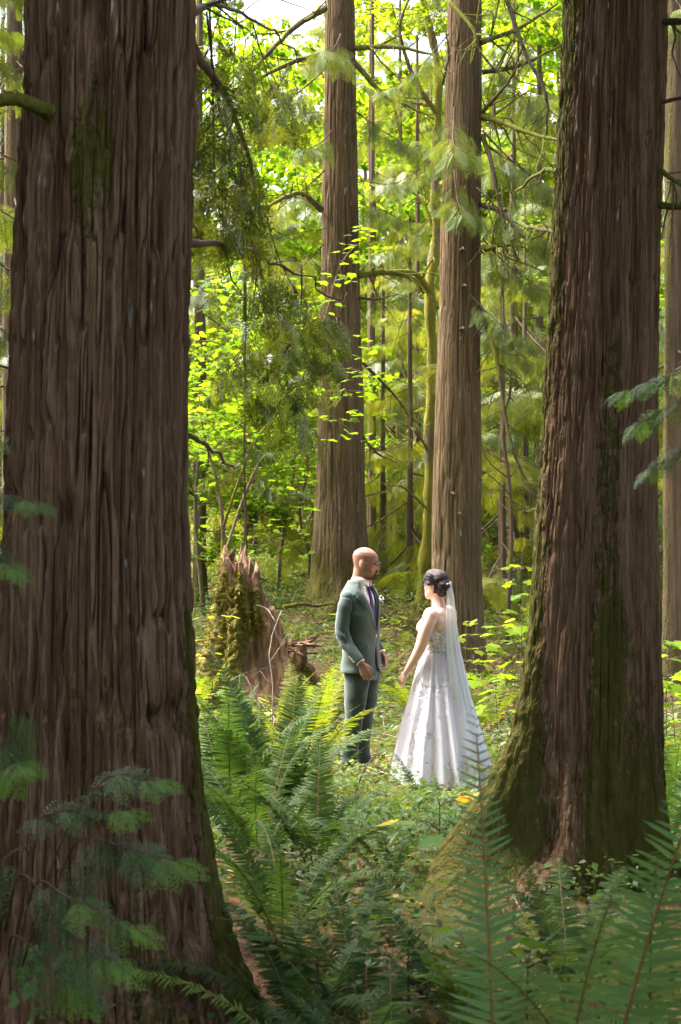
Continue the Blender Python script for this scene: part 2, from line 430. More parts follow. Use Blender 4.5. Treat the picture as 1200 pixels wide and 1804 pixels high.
# right foreground cedar
tr = empty('cedar_tree', (0, 0, 0), 'mossy flared cedar trunk standing right of the bride', 'tree')
RX, RY = 1.12, 6.25
tr.location = (RX, RY, gz(RX, RY)-.06)
def moss_r(TH, Z, n3):
    nn = moss_noise(TH, Z, 2.2, 1.0, 7)
    left = (np.exp(-((TH-R(-170))/.55)**2)+np.exp(-((TH-R(190))/.55)**2))*.85
    low = sstep(1.25, .35, Z)*.5
    band = np.exp(-((Z-1.15)/.18)**2)*np.exp(-((TH-R(-85))/.35)**2)*.4+np.exp(-((Z-3.1)/.35)**2)*np.exp(-((TH-R(-75))/.4)**2)*.4
    return .50*nn+left*.85+low+band+.18
tab = [(-.25, -.05, 0, .37), (.05, -.04, 0, .345), (.3, -.03, 0, .325), (.8, -.012, 0, .295), (1.66, .0, 0, .262), (2.8, .045, 0, .243), (3.85, .085, 0, .23), (15, .3, .1, .13)]
obj('trunk', trunk_mesh('trunk', tab, M['bark_right'], [(-141, 17, .86, .34), (-172, 20, .24, .34), (-113, 10, .30, .24), (-150, 42, .10, .6), (-86, 12, .20, .26), (-56, 11, .20, .22), (-25, 14, .14, .22), (80, 40, .2, .3)],
    560, zspan((-.25, 4.0, 320), (4, 15, 30)), .020, .026, 4, moss_r, mossamp=.009, zlob=.0), tr)

# two cedars behind the couple
tm1 = empty('cedar_tree', (0, 0, 0), 'tall cedar with broad flared base directly behind the groom', 'tree')
X1, Y1 = -0.0, 18.0
tm1.location = (X1, Y1, gz(X1, Y1)-.08)
def moss_m(TH, Z, n3): return .35*moss_noise(TH, Z, 1.8, .5, 1)+.62*sstep(1.5, .3, Z)+.25*np.exp(-((TH-R(-60))/.5)**2)+.05
tab = [(-.3, .0, 0, .50), (.0, .0, 0, .44), (.5, .0, 0, .37), (1.6, .0, 0, .318), (3.5, .0, 0, .265), (5, -.0, 0, .232), (8.3, -.02, 0, .187), (20, 0, 0, .07)]
obj('trunk', trunk_mesh('trunk', tab, M['bark_mid'], [(-125, 20, .25, .35), (-60, 24, .12, .4), (180, 26, .3, .3), (-95, 14, .16, .5), (20, 30, .2, .3)],
    190, zspan((-.3, 8.6, 240), (8.6, 20, 20)), .017, .055, 12, moss_m, lumpy=.015), tm1)
tm2 = empty('cedar_tree', (0, 0, 0), 'tall straight cedar with fissured trunk directly behind the bride', 'tree')
X2, Y2 = 1.27, 15.6
tm2.location = (X2, Y2, gz(X2, Y2)-.08)
def moss_m2(TH, Z, n3): return .4*moss_noise(TH, Z, 2.0, .5, 6)+.3*np.exp(-((TH-R(-120))/.4)**2)+.12*sstep(1.5, .3, Z)
tab = [(-.3, .02, 0, .35), (.1, .02, 0, .325), (.6, .015, 0, .30), (1.8, .0, 0, .272), (4.5, .045, 0, .22), (7.4, .09, 0, .192), (20, .1, 0, .07)]
obj('trunk', trunk_mesh('trunk', tab, M['bark_mid'], [(-30, 22, .1, .3), (-110, 20, .08, .35), (180, 24, .08, .3), (-70, 12, .06, .8)],
    190, zspan((-.3, 7.7, 240), (7.7, 20, 20)), .015, .05, 21, moss_m2, lumpy=.012), tm2)
# dead branch stubs on the middle cedar
for (px, py, L, rr) in ((812, 580, .10, .022), (806, 905, .09, .02), (795, 870, .06, .02), (815, 505, .12, .015), (812, 440, .08, .02)):
    q = at(px, py, Y2-.24)-np.array(tm2.location)
    knot('branch_stub', curve_pts([q+[0, .05, 0], q, q+[.02, -L*.6, .01], q+[.03, -L, -.02]], 7), np.linspace(rr, rr*.5, 7), M['twig'], tm2, .3, px)
# ------------------------------------------------------------------ foliage templates
def rhomb(P, D, N, L, Wd, sag=0.0):
    """arrays of bent diamond leaves: base P, direction D, normal N"""
    D = D/np.linalg.norm(D, axis=1)[:, None]; S = np.cross(N, D); S /= np.linalg.norm(S, axis=1)[:, None]+1e-9
    L = np.asarray(L)[:, None]; Wd = np.asarray(Wd)[:, None]
    a = P; t = P+D*L+np.array([0, 0, -1.0])*sag*L; m_ = P+D*L*.45
    V = np.stack([a, m_+S*Wd*.5, t, m_-S*Wd*.5], 1).reshape(-1, 3)
    F = np.arange(len(P)*4).reshape(-1, 4)
    return V, F

def cedar_spray(L, seed, ns=13, nsub=5, wid=.011, droop=.22):
    r = np.random.RandomState(seed); Ps=[]; Ds=[]; Ls=[]; Ws=[]
    def zz(x, y): return -droop*x*x/L-.35*y*y/L
    prev = None
    for i in range(ns):
        s = (i+.5)/ns; x = s*L
        for side in (-1, 1):
            ang = R(r.uniform(42, 58)*(1-.3*s)); l = L*.46*(math.sin(math.pi*min(1, .28+.72*s**.8))**.8+.10)*r.uniform(.75, 1.15)
            d2 = np.array([math.cos(ang), side*math.sin(ang)])
            p0 = np.array([x+(.5*L/ns if side > 0 else 0), 0])
            Ps.append([p0[0], 0, zz(p0[0], 0)]); Ds.append([d2[0], d2[1], -.25]); Ls.append(l); Ws.append(wid*.8)
            k = max(2, int(nsub*l/(L*.4)+.5))
            for j in range(k):
                u = (j+.6)/k
                for sd in (-1, 1):
                    q = p0+d2*l*u; a2 = math.atan2(d2[1], d2[0])+sd*R(r.uniform(32, 46))
                    Ps.append([q[0], q[1], zz(q[0], q[1])]); Ds.append([math.cos(a2), math.sin(a2), -.25])
                    Ls.append(l*.36*(1-.55*u)*r.uniform(.8, 1.25)+wid); Ws.append(wid*r.uniform(.8, 1.2))
    for i in range(5):
        x = L*i/5; Ps.append([x, 0, zz(x, 0)]); x2 = L*(i+1.3)/5; Ds.append([x2-x, 0, zz(x2, 0)-zz(x, 0)]); Ls.append(L*.27); Ws.append(wid*.6)
    Ps = np.array(Ps); Ds = np.array(Ds); N = np.tile([0, 0, 1.0], (len(Ps), 1))+r.randn(len(Ps), 3)*.12
    return rhomb(Ps, Ds, N, np.array(Ls), np.array(Ws), .05)
SPRAY_HI = [cedar_spray(.42, 10+k, 9, 3, .0125) for k in range(3)]
SPRAY_L = [cedar_spray(.42, 15+k, 8, 2, .021) for k in range(3)]
SPRAY_MD = [cedar_spray(.46, 20+k, 9, 3, .0135) for k in range(3)]
SPRAY_LO = [cedar_spray(.55, 30+k, 6, 1.2, .030) for k in range(2)]

def cedar_branch(L, seed, sprays, ntw=11, per=3, droop=.34, name='branch', size=1.0, hang=.75, wood_r=.022, start=.12):
    """one cedar bough: returns (wood mesh, foliage mesh), growing along +x"""
    r = np.random.RandomState(seed)
    s = np.linspace(0, 1, 15)
    P = np.stack([L*s*(1-.12*s), .06*L*np.sin(s*3+r.uniform(0, 6))*s, L*(-droop*s*1.25+droop*.75*s**2.2)], -1)
    P[:, 2] += .02*L*np.cumsum(r.randn(15))*s*.3
    wood = Acc(); tube(wood, P, np.linspace(wood_r, .004, 15), 6, .12, seed)
    offs=[]; D=[]; U=[]; tint=[]
    for i in range(ntw):
        for side in (-1, 1):
            u = start+(1-start)*(i+r.uniform(0, 1))/ntw; f = u*14; k = min(13, int(f)); b = P[k]+(P[k+1]-P[k])*(f-k)
            T = P[k+1]-P[k]; T /= np.linalg.norm(T); sv = np.array([-T[1], T[0], 0])*side
            tl_ = L*.30*(1.05-.6*u)*r.uniform(.5, 1.2)
            d = T*.55+sv*.9+np.array([0, 0, -.18-r.uniform(0, .3)]); d /= np.linalg.norm(d)
            e = b+d*tl_; mid = b+d*tl_*.5+[0, 0, .04*tl_]
            tube(wood, np.array([b, mid, e+[0, 0, -.1*tl_]]), [.006, .004, .002], 4)
            for q in range(per):
                w_ = (q+r.uniform(.2, 1))/per
                offs.append(b+(e-b)*w_)
                dd = d*.55+sv*r.uniform(-.4, .6)+T*r.uniform(-.1, .6)+np.array([0, 0, -hang*r.uniform(.5, 1.5)])
                D.append(dd); uu = r.randn(3)*.8+np.array([0, 0, .7]); U.append(uu); tint.append(r.rand())
    offs += [P[-1], P[-2], P[-3]]; D += [P[-1]-P[-3]+[0, 0, -.1]]*3; U += [r.randn(3)*.3+[0, 0, 1]]*3; tint += [.9, .7, .6]
    offs = np.array(offs); D = np.array(D); U = np.array(U); tint = np.array(tint)
    Fm = frames(D, U); sc = size*r.uniform(.7, 1.25, len(D)); Fm = Fm*sc[:, None, None]
    fol = Acc(); which = r.randint(0, len(sprays), len(D))
    for k, (V, F) in enumerate(sprays):
        msk = which == k
        if msk.any(): stamp(fol, V, F, Fm[msk], offs[msk], tint[msk]*.7+.15)
    wm = wood.mesh(name, M['twig'], True)
    at_ = wm.attributes.new('moss', 'FLOAT', 'POINT'); at_.data.foreach_set('value', np.full(len(wm.vertices), .35, np.float32))
    return wm, fol.mesh('foliage', M['cedar'])

BR_HI = [cedar_branch(2.6, 100+k, SPRAY_HI, 8, 3, .42, hang=1.0) for k in range(3)]
BR_LACE = [cedar_branch(1.5, 150+k, SPRAY_L, 6, 2, .9, hang=1.3, size=.72, wood_r=.009) for k in range(3)]
BR_MD = [cedar_branch(2.8, 200+k, SPRAY_MD, 8, 2, .42, size=1.1, hang=1.0) for k in range(4)]
BR_LO = [cedar_branch(3.2, 300+k, SPRAY_LO, 8, 2, .40, size=1.2) for k in range(4)]

def set_mat(o, m):
    o.material_slots[0].link = 'OBJECT'; o.material_slots[0].material = m
def bough(parent, pair, loc, az, tilt=0.0, scale=1.0, mat=None, roll=0.0):
    b = obj('branch', pair[0], parent, loc, (roll, -tilt, az), scale)
    f = obj('foliage', pair[1], b)
    if mat is not None: set_mat(f, mat)
    return b

# maple leaf: palmate, five lobes, slightly cupped
def maple_leaf(size=1.0, simple=False):
    if simple:
        o = np.array([[0, 0], [.15, -.42], [.62, -.36], [1, 0], [.62, .36], [.15, .42]])*size
        V = np.concatenate([o, 0*o[:, :1]], 1); V[[1, 5], 2] = -.06*size; V[[2, 4], 2] = -.08*size; V[3, 2] = -.12*size
        return V, np.array([[0, 1, 2, 3], [0, 3, 4, 5]])
    o = [(0, 0), (-.06, -.30), (.14, -.56), (.26, -.36), (.52, -.52), (.60, -.22), (1.0, 0), (.60, .22), (.52, .52), (.26, .36), (.14, .56), (-.06, .30)]
    V = np.array([(.28, 0, .02)]+[(x, y, -.09*x*x-.22*y*y) for x, y in o])*size
    F = np.array([[0, i+1, (i+1) % 12+1] for i in range(12)])
    return V, F
LEAF = maple_leaf(); LEAF_S = maple_leaf(1, True)

def maple_branch(L, seed, leaf, nleaf=90, size=.085, flat=.25, spread=.33, rise=.15, name='branch'):
    """a thin maple branch with leaves held in a loose flat layer"""
    r = np.random.RandomState(seed); s = np.linspace(0, 1, 11)
    P = np.stack([L*s, .08*L*np.sin(2.5*s+r.uniform(0, 6))*s, rise*L*s-.28*L*s**2], -1)
    wood = Acc(); tube(wood, P, np.linspace(.014, .003, 11), 5, .1, seed)
    offs=[]; D=[]; U=[]; tint=[]
    nt_ = 12
    for i in range(nt_):
        u = .12+.88*(i+r.rand())/nt_; f = u*10; k = min(9, int(f)); b = P[k]+(P[k+1]-P[k])*(f-k)
        sd = 1 if i % 2 else -1; ang = sd*R(r.uniform(25, 65)); tl_ = L*spread*(1.15-.8*u)*r.uniform(.6, 1.3)
        d = np.array([math.cos(ang), math.sin(ang), r.uniform(-.25, .15)]); e = b+d*tl_
        tube(wood, np.array([b, (b+e)/2+[0, 0, .03*tl_], e]), [.005, .0035, .002], 4)
        for q in range(max(2, int(nleaf/nt_))):
            w_ = r.rand()**.7; a2 = ang+r.uniform(-1.3, 1.3)
            offs.append(b+d*tl_*w_+r.randn(3)*[.03, .03, .02*(1+3*flat)]); D.append([math.cos(a2), math.sin(a2), -.15+r.randn()*flat]); U.append([r.randn()*flat, r.randn()*flat, 1]); tint.append(r.rand())
    offs = np.array(offs); Fm = frames(np.array(D), np.array(U))*(size*r.uniform(.55, 1.35, len(D)))[:, None, None]
    fol = Acc(); stamp(fol, leaf[0], leaf[1], Fm, offs, np.array(tint)*.8+.1)
    wm = wood.mesh(name, M['twig'], True); at_ = wm.attributes.new('moss', 'FLOAT', 'POINT'); at_.data.foreach_set('value', np.full(len(wm.vertices), .3, np.float32))
    return wm, fol.mesh('foliage', M['maple']), (offs, Fm, tint)
MB_HI = [maple_branch(1.6, 400+k, LEAF, 80, .085, .22) for k in range(3)]
MB_MD = [maple_branch(2.4, 410+k, LEAF_S, 130, .125, .45, .40) for k in range(3)]
MB_LO = [maple_branch(3.2, 420+k, LEAF_S, 260, .155, .7, .42) for k in range(3)]
# ------------------------------------------------------------------ background trees
def cedar_tree(x, y, H, r0, zlow, pairs, label, group=None, fmat=None, bmat=None, nb=40, seed=0, Ls=1.0, ztop=None, name='cedar_tree', nth=40, dz=.08, lean=0.0, tiltj=.25, az_skip=None):
    rg = np.random.RandomState(seed)
    root = empty(name, (x, y, gz(x, y)-dz), label, 'tree', group)
    tab = [(-.2, 0, 0, r0*1.35), (.25, 0, 0, r0*1.12), (1.2, lean*.1, 0, r0), (H*.5, lean*.5, 0, r0*.62), (H, lean, 0, .02)]
    mf = lambda TH, Z, n3: .4*moss_noise(TH, Z, 1.6, .6, seed)+.25+.3*sstep(1.2, .2, Z)
    obj('trunk', trunk_mesh('trunk', tab, bmat or M['bark_far'], [(-60, 25, r0*.5, .3), (-140, 25, r0*.5, .3), (60, 30, r0*.5, .3)], nth, zspan((-.2, H, 50)), .012, .07, seed, mf, False, lumpy=.02), root)
    zt = ztop or H*.96
    nb = int(nb*.7)
    for i in range(nb):
        f = (i+rg.rand())/nb; z = zlow+(zt-zlow)*f
        az = i*2.4+rg.uniform(-.5, .5)
        if az_skip and az_skip(az % (2*math.pi), z): continue
        rr = np.interp(z, [t[0] for t in tab], [t[3] for t in tab]); cx = lean*z/H
        L = Ls*(1.0-.72*(z/H)**1.3)*rg.uniform(.7, 1.15)
        bough(root, pairs[rg.randint(len(pairs))], (cx+math.cos(az)*rr*.8, math.sin(az)*rr*.8, z), az, rg.uniform(-tiltj, tiltj), L, fmat, rg.uniform(-.2, .2))
    return root
def maple_tree(x, y, H, r0, zlow, pairs, label, group=None, fmat=None, nb=36, seed=0, Ls=1.0, lean=(0, 0), name='maple_tree', spreadz=True):
    rg = np.random.RandomState(seed); root = empty(name, (x, y, gz(x, y)-.06), label, 'tree', group)
    s = np.linspace(0, 1, 12)
    P = np.stack([lean[0]*s**1.3+.02*H*np.sin(s*7+seed), lean[1]*s+.02*H*np.cos(s*6+seed), H*s], -1)
    a = Acc(); tube(a, P, r0*(1-.85*s), 9, .1, seed)
    limbs = []
    for k in range(5):
        i = 3+k; az = k*2.4+seed; L = H*.32*rg.uniform(.7, 1.2)
        Q = curve_pts([P[i], P[i]+[math.cos(az)*L*.4, math.sin(az)*L*.4, L*.35], P[i]+[math.cos(az)*L, math.sin(az)*L, L*.6]], 8)
        tube(a, Q, np.linspace(r0*.42*(1-.08*i), .01, 8), 6, .1, k); limbs.append(Q)
    me = a.mesh('trunk', M['bark_maple'], True); V = np.concatenate(a.V)
    at_ = me.attributes.new('moss', 'FLOAT', 'POINT'); at_.data.foreach_set('value', np.clip(.55+.5*vnoise(V*1.5+seed), 0, 1).astype(np.float32))
    obj('trunk', me, root)
    nb = int(nb*1.55)
    for i in range(nb):
        if rg.rand() < .6: Q = limbs[rg.randint(5)]; q = Q[rg.randint(2, 8)]
        else: q = P[rg.randint(max(2, int(12*zlow/H)), 12)]
        if q[2] < zlow: q = q+[0, 0, zlow-q[2]]*np.array([0, 0, 1])
        bough(root, pairs[rg.randint(len(pairs))][:2], tuple(q), rg.uniform(0, 6.28), rg.uniform(-.2, .6), Ls*rg.uniform(.6, 1.15), fmat)
    return root

def X(px, Y): return (px-600)/F_PX*Y
G1 = 'drooping cedars in the woods behind the couple'
G2 = 'bright maples in the far background'
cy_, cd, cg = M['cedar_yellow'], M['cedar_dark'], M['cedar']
# cedars further back
bgc = [ # px, Y, H, r, zlow, pairs, mat, nb, Ls, label
 (655, 23.5, 17, .105, 3.2, BR_MD, cg, 26, .62, 'slim reddish cedar trunk just right of the cedar behind the groom'),
 (705, 29, 12, .13, .8, BR_LO, cy_, 46, .95, 'yellow-green drooping cedar seen between groom and bride'),
 (735, 24, 9.5, .10, .5, BR_MD, cg, 40, .85, 'feathery young cedar left of the mossy maple trunk'),
 (905, 21, 9.5, .12, .5, BR_MD, cg, 50, .95, 'grey-green drooping cedar between bride and right foreground trunk'),
 (950, 25, 12.5, .14, .6, BR_MD, cg, 48, 1.0, 'tall grey-green cedar hugging the left edge of the right foreground trunk'),
 (870, 31, 12, .14, .8, BR_LO, cy_, 44, 1.0, 'sunlit cedar far behind the bride, right of her cedar'),
 (1188, 15, 15, .135, 2.2, BR_MD, cg, 26, .7, 'straight cedar trunk at the right edge behind the foreground trunk'),
 (1240, 19, 11, .14, .5, BR_MD, cg, 44, 1.0, 'dense cedar foliage beyond the right edge cedar trunk'),
 (445, 27, 7.0, .12, .8, BR_LO, cy_, 40, .95, 'pale backlit cedar far behind the broken stump'),
 (520, 33, 9.5, .14, 1, BR_LO, cy_, 40, 1.0, 'hazy yellow-green cedar left of the cedar behind the groom'),
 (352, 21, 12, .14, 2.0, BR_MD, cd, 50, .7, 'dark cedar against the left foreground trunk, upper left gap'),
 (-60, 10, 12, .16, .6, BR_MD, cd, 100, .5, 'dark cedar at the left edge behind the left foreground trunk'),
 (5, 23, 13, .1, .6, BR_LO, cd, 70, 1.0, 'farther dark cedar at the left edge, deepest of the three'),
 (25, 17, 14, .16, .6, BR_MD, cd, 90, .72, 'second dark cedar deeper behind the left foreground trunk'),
 (610, 38, 11.5, .14, 1, BR_LO, cy_, 40, 1.1, 'far pale cedar glimpsed right of the cedar behind the groom'),
 (1215, 30, 14, .14, 1, BR_LO, cy_, 40, 1.1, 'far sunlit cedar past the right edge'),
]
for i, (px, Y, H, r0, zl, pairs, fm, nb, Ls, lab) in enumerate(bgc):
    cedar_tree(X(px, Y), Y, H, r0*(.72 if 20 < Y else 1), zl, pairs, lab, G1, fm, M['bark_far'], nb, 40+i, Ls)
for i, (px, Y, H, Ls, lab) in enumerate([(675, 21.0, 5.2, .7, 'small pale drooping cedar right behind the groom\'s head'), (722, 20.0, 5.6, .72, 'small drooping cedar just left of the mossy maple'),
        (885, 18.5, 5.0, .7, 'small feathery cedar right of the cedar behind the bride'), (925, 19.5, 6.0, .75, 'soft grey-green cedar beside the left edge of the right trunk')]):
    cedar_tree(X(px, Y), Y, H, .05, .5, BR_MD, lab, G1, cy_ if i != 3 else cg, M['bark_far'], 26, 140+i, Ls, None, 'young_cedar', 16)
# bright maples far back
bgm = [
 (700, 35, 15, .16, 1.5, M['maple_gold'], 46, 1.0, (-1, 0), 'golden maple crown high between the two middle cedars'),
 (905, 32, 14, .16, 1.5, M['maple_gold'], 46, 1.0, (.6, 0), 'bright yellow-green maple high right of the cedar behind the bride'),
 (965, 37, 16, .16, 2, M['maple'], 44, 1.05, (0, 0), 'green-gold maple behind the left edge of the right foreground trunk'),
 (560, 42, 13.5, .16, 1, M['maple_gold'], 44, 1.1, (0, 0), 'far golden maple behind the cedar at the groom'),
 (430, 38, 11, .16, 1, M['maple'], 44, 1.0, (-.5, 0), 'far green maple low behind the broken stump'),
 (800, 44, 17, .18, 1, M['maple_gold'], 44, 1.2, (0, 0), 'far golden maple behind the cedar at the bride'),
 (1185, 26, 13, .14, 2, M['maple'], 40, 1.0, (0, 0), 'bright maple right of the right foreground trunk'),
 (365, 31, 13, .15, 1, M['maple'], 40, 1.0, (0, 0), 'backlit maple between left foreground trunk and broken stump'),
 (650, 48, 13, .16, 1, M['maple'], 44, 1.2, (0, 0), 'farthest pale maple low between the two middle cedars'),
]
for i, (px, Y, H, r0, zl, fm, nb, Ls, ln, lab) in enumerate(bgm):
    maple_tree(X(px, Y), Y, H, r0*.62, zl, MB_LO, lab, G2, fm, nb, 70+i, Ls, ln)
# understory maples, low and bright
for i, (px, Y, H, lab) in enumerate([(350, 19, 4.6, 'leafy understory maple hard against the left foreground trunk'), (440, 20.5, 4.2, 'leafy understory maple above the broken stump'),
        (500, 22, 4.4, 'pale understory maple left of the cedar behind the groom'), (690, 25, 4.0, 'low leafy maple glowing between groom and bride'),
        (900, 26, 4.2, 'low leafy maple behind the right gap')]):
    maple_tree(X(px, Y), Y, H, .035, .5, MB_MD, lab, 'leafy understory maples', M['maple'], 26, 90+i, .62, (.2, 0), 'understory_maple')
# the far wood behind everything: one mass of leaves
rg = np.random.RandomState(5); a = Acc()
N = 40000
xx = rg.uniform(-38, 38, N); yy = rg.uniform(52, 70, N)
hmax = 8.0+2.0*vnoise(np.stack([xx*.12, 0*xx, 0*xx], -1))+3.5*sstep(.0, 20, np.abs(xx+2))
zz_ = ground_z(xx, yy)+rg.rand(N)**.9*hmax
Dm = rg.randn(N, 3); Fm = frames(Dm, rg.randn(N, 3))*rg.uniform(.35, .75, N)[:, None, None]
stamp(a, LEAF_S[0], LEAF_S[1], Fm, np.stack([xx, yy, zz_], -1), rg.rand(N))
tag(obj('distant_woods', a.mesh('distant_woods', M['maple'])), kind='stuff')

# crowns of the four big cedars, above the view and reaching down beside it
def crown(root, H, zlow, n, pairs, mat, seed, Ls, rfun, skip=None):
    rg = np.random.RandomState(seed)
    for i in range(n):
        z = zlow+(H-zlow)*(i+rg.rand())/n; az = i*2.399+rg.uniform(-.4, .4)
        if skip and skip(az % 6.283, z): continue
        bough(root, pairs[rg.randint(len(pairs))], (math.cos(az)*rfun*.8, math.sin(az)*rfun*.8, z), az, rg.uniform(-.1, .3), Ls*(1-.6*z/H)*rg.uniform(.8, 1.2), mat)
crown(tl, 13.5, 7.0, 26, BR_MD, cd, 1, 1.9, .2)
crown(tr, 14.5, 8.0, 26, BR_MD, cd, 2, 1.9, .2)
crown(tm1, 19, 8.5, 26, BR_MD, cg, 3, 1.05, .2, lambda az, z: z < 6.5 and abs(az-4.7) < .5)
crown(tm2, 19, 8.5, 26, BR_MD, cg, 4, 1.1, .2)

def to_local(root, pts): return [np.array(p_)-np.array(root.location) for p_ in pts]
def limb(root, pix, r0, r1, mossv=.5, twigs=6, tl_=.4, seed=0, mat=None, name='branch'):
    """a bare branch of a tree through (px,py,Y) points"""
    pts = to_local(root, [at(*q) for q in pix])
    return obj(name, limb_mesh(name, pts, r0, r1, mat or M['twig'], 8, seed, mossv, m=22, twigs=twigs, tl=tl_), root)
def dress(root, pix, pairs, n, scale, mat, seed, azspread=1.0, tilt=-.4):
    """foliage boughs hanging along a limb"""
    rg = np.random.RandomState(seed); C = curve_pts(to_local(root, [at(*q) for q in pix]), 40)
    for i in range(n):
        p_ = C[rg.randint(6, 40)]
        bough(root, pairs[rg.randint(len(pairs))], tuple(p_), rg.uniform(-3.14, 3.14)*azspread, tilt+rg.uniform(-.35, .25), scale*rg.uniform(.6, 1.25), mat)
# left cedar's long boughs reaching into the gap
b1 = [(330, 80, 4.8), (385, 150, 6.4), (435, 255, 8.2), (463, 345, 8.9), (470, 430, 9.0), (497, 560, 9.2), (500, 650, 9.2)]
limb(tl, b1, .019, .005, .35, 16, .5, 1)
dress(tl, b1, BR_LACE, 10, .5, cd, 11)
b2 = [(325, 428, 4.8), (400, 432, 6.6), (470, 442, 8.0), (540, 470, 8.6), (612, 515, 9.0)]
limb(tl, b2, .014, .005, .2, 12, .4, 2)
dress(tl, b2, BR_LACE, 4, .45, cd, 12)
b3 = [(322, 762, 4.8), (360, 775, 6.5), (392, 800, 7.8), (415, 815, 8.5), (425, 835, 9)]
limb(tl, b3, .011, .003, .2, 8, .25, 3)
b4 = [(325, 30, 4.8), (400, 20, 7.0), (470, 60, 9.0), (520, 130, 10)]
limb(tl, b4, .016, .005, .3, 10, .5, 4); dress(tl, b4, BR_LACE, 9, .5, cd, 14)
# cedar behind the groom: limbs out to both sides
for k, (pix, r0, ms) in enumerate([
   ([(572, 15, 17.8), (520, 50, 17), (470, 105, 16.5), (400, 190, 16)], .045, .6),
   ([(570, 95, 17.8), (520, 110, 17.2), (450, 145, 17), (395, 190, 16.6)], .04, .6),
   ([(566, 370, 17.8), (530, 340, 17.2), (490, 350, 16.8), (440, 380, 16.6)], .04, .7),
   ([(625, 85, 17.9), (690, 82, 17.6), (745, 90, 17.4), (782, 103, 17.2)], .035, .65),
   ([(625, 110, 17.9), (680, 170, 17.8), (725, 190, 17.7), (765, 215, 17.6)], .035, .6),
   ([(630, 485, 17.9), (680, 480, 18.2), (725, 495, 18.5), (745, 520, 18.7)], .05, .9),
   ([(632, 525, 17.9), (665, 528, 18), (700, 520, 18.1)], .02, .4),
   ([(640, 640, 17.9), (690, 690, 18.2), (720, 735, 18.4)], .022, .4),
   ([(640, 770, 17.9), (665, 800, 18.1), (700, 815, 18.2)], .02, .4),
   ([(648, 1040, 17.9), (690, 1055, 17.5), (730, 1080, 17.2)], .022, .4),
   ([(560, 640, 17.8), (530, 625, 17.4), (495, 625, 17)], .03, .7)]):
    limb(tm1, pix, r0, r0*.3, ms, 7, .6, 20+k)
for (px, py, az, sc) in ((575, 120, 2.9, .62), (600, 60, -1.7, .55), (620, 190, .2, .45), (572, 300, 2.8, .5), (585, 230, -2.0, .40), (622, 330, .3, .4), (570, 430, 2.6, .42), (560, 560, 3.3, .4)):
    bough(tm1, BR_HI[px % 3], tuple(to_local(tm1, [at(px, py, 17.75)])[0]), az, -.2, sc, cg)
# cedar behind the bride: limbs, hanging stems and draped sprays
for k, (pix, r0, ms) in enumerate([
   ([(848, 75, 15.5), (905, 50, 15.6), (985, 2, 15.8)], .035, .8),
   ([(850, 128, 15.5), (910, 115, 15.4), (1000, 70, 15.2)], .032, .5),
   ([(850, 205, 15.5), (885, 215, 15.3), (930, 232, 15), (1000, 250, 14.6)], .042, .7),
   ([(890, -10, 15.6), (925, 90, 15.3), (960, 160, 15.2), (955, 230, 15.2)], .03, .2),
   ([(850, 240, 15.5), (868, 290, 15.3), (890, 380, 15.2), (915, 450, 15.2)], .03, .2),
   ([(848, 200, 15.5), (890, 150, 15.2), (920, 105, 15)], .022, .5),
   ([(846, 440, 15.5), (868, 436, 15.3), (882, 432, 15.2)], .045, .95),
   ([(845, 540, 15.5), (880, 640, 15.2), (902, 760, 15.1), (942, 885, 15)], .03, .5),
   ([(847, 360, 15.5), (890, 380, 15.2), (930, 420, 15), (970, 400, 14.8)], .028, .5),
   ([(780, 150, 15.4), (790, 100, 15.2), (785, 50, 15.1)], .015, .3),
   ([(788, 0, 15.2), (838, 60, 15.0), (830, 110, 15.1), (850, -20, 15.0)], .025, .9)]):
    limb(tm2, pix, r0, r0*.35, ms, 9, .55, 40+k)
for (px, py, az, sc) in ((800, 190, -1.6, .5), (850, 230, .1, .55), (790, 250, -2.6, .42), (840, 330, -.4, .5), (780, 360, 3.0, .38), (850, 420, .2, .45), (800, 300, -1.5, .45), (830, 520, -.6, .36), (850, 560, .3, .4), (790, 60, 2.8, .4), (845, 90, .4, .5)):
    bough(tm2, BR_HI[px % 3], tuple(to_local(tm2, [at(px, py, 15.35)])[0]), az, -.35, sc, cg)
# right cedar: mossy limbs on its left, a leafy spray at its right edge
for k, (pix, r0, ms) in enumerate([
   ([(985, 300, 6.2), (950, 302, 6.6), (905, 322, 7.2)], .012, .95),
   ([(985, 410, 6.2), (940, 402, 6.8), (905, 395, 7.4)], .011, .5),
   ([(1172, 38, 6.1), (1200, 36, 6.0), (1240, 30, 5.8)], .017, .5), ([(1168, 180, 6.1), (1200, 172, 6.0), (1240, 165, 5.9)], .010, .3),
   ([(1165, 300, 6.1), (1185, 315, 6.0), (1230, 340, 5.8)], .013, .8), ([(1165, 362, 6.1), (1190, 365, 6.0), (1240, 362, 5.8)], .017, .95)]):
    limb(tr, pix, r0, r0*.5, ms, 4, .2, 60+k)

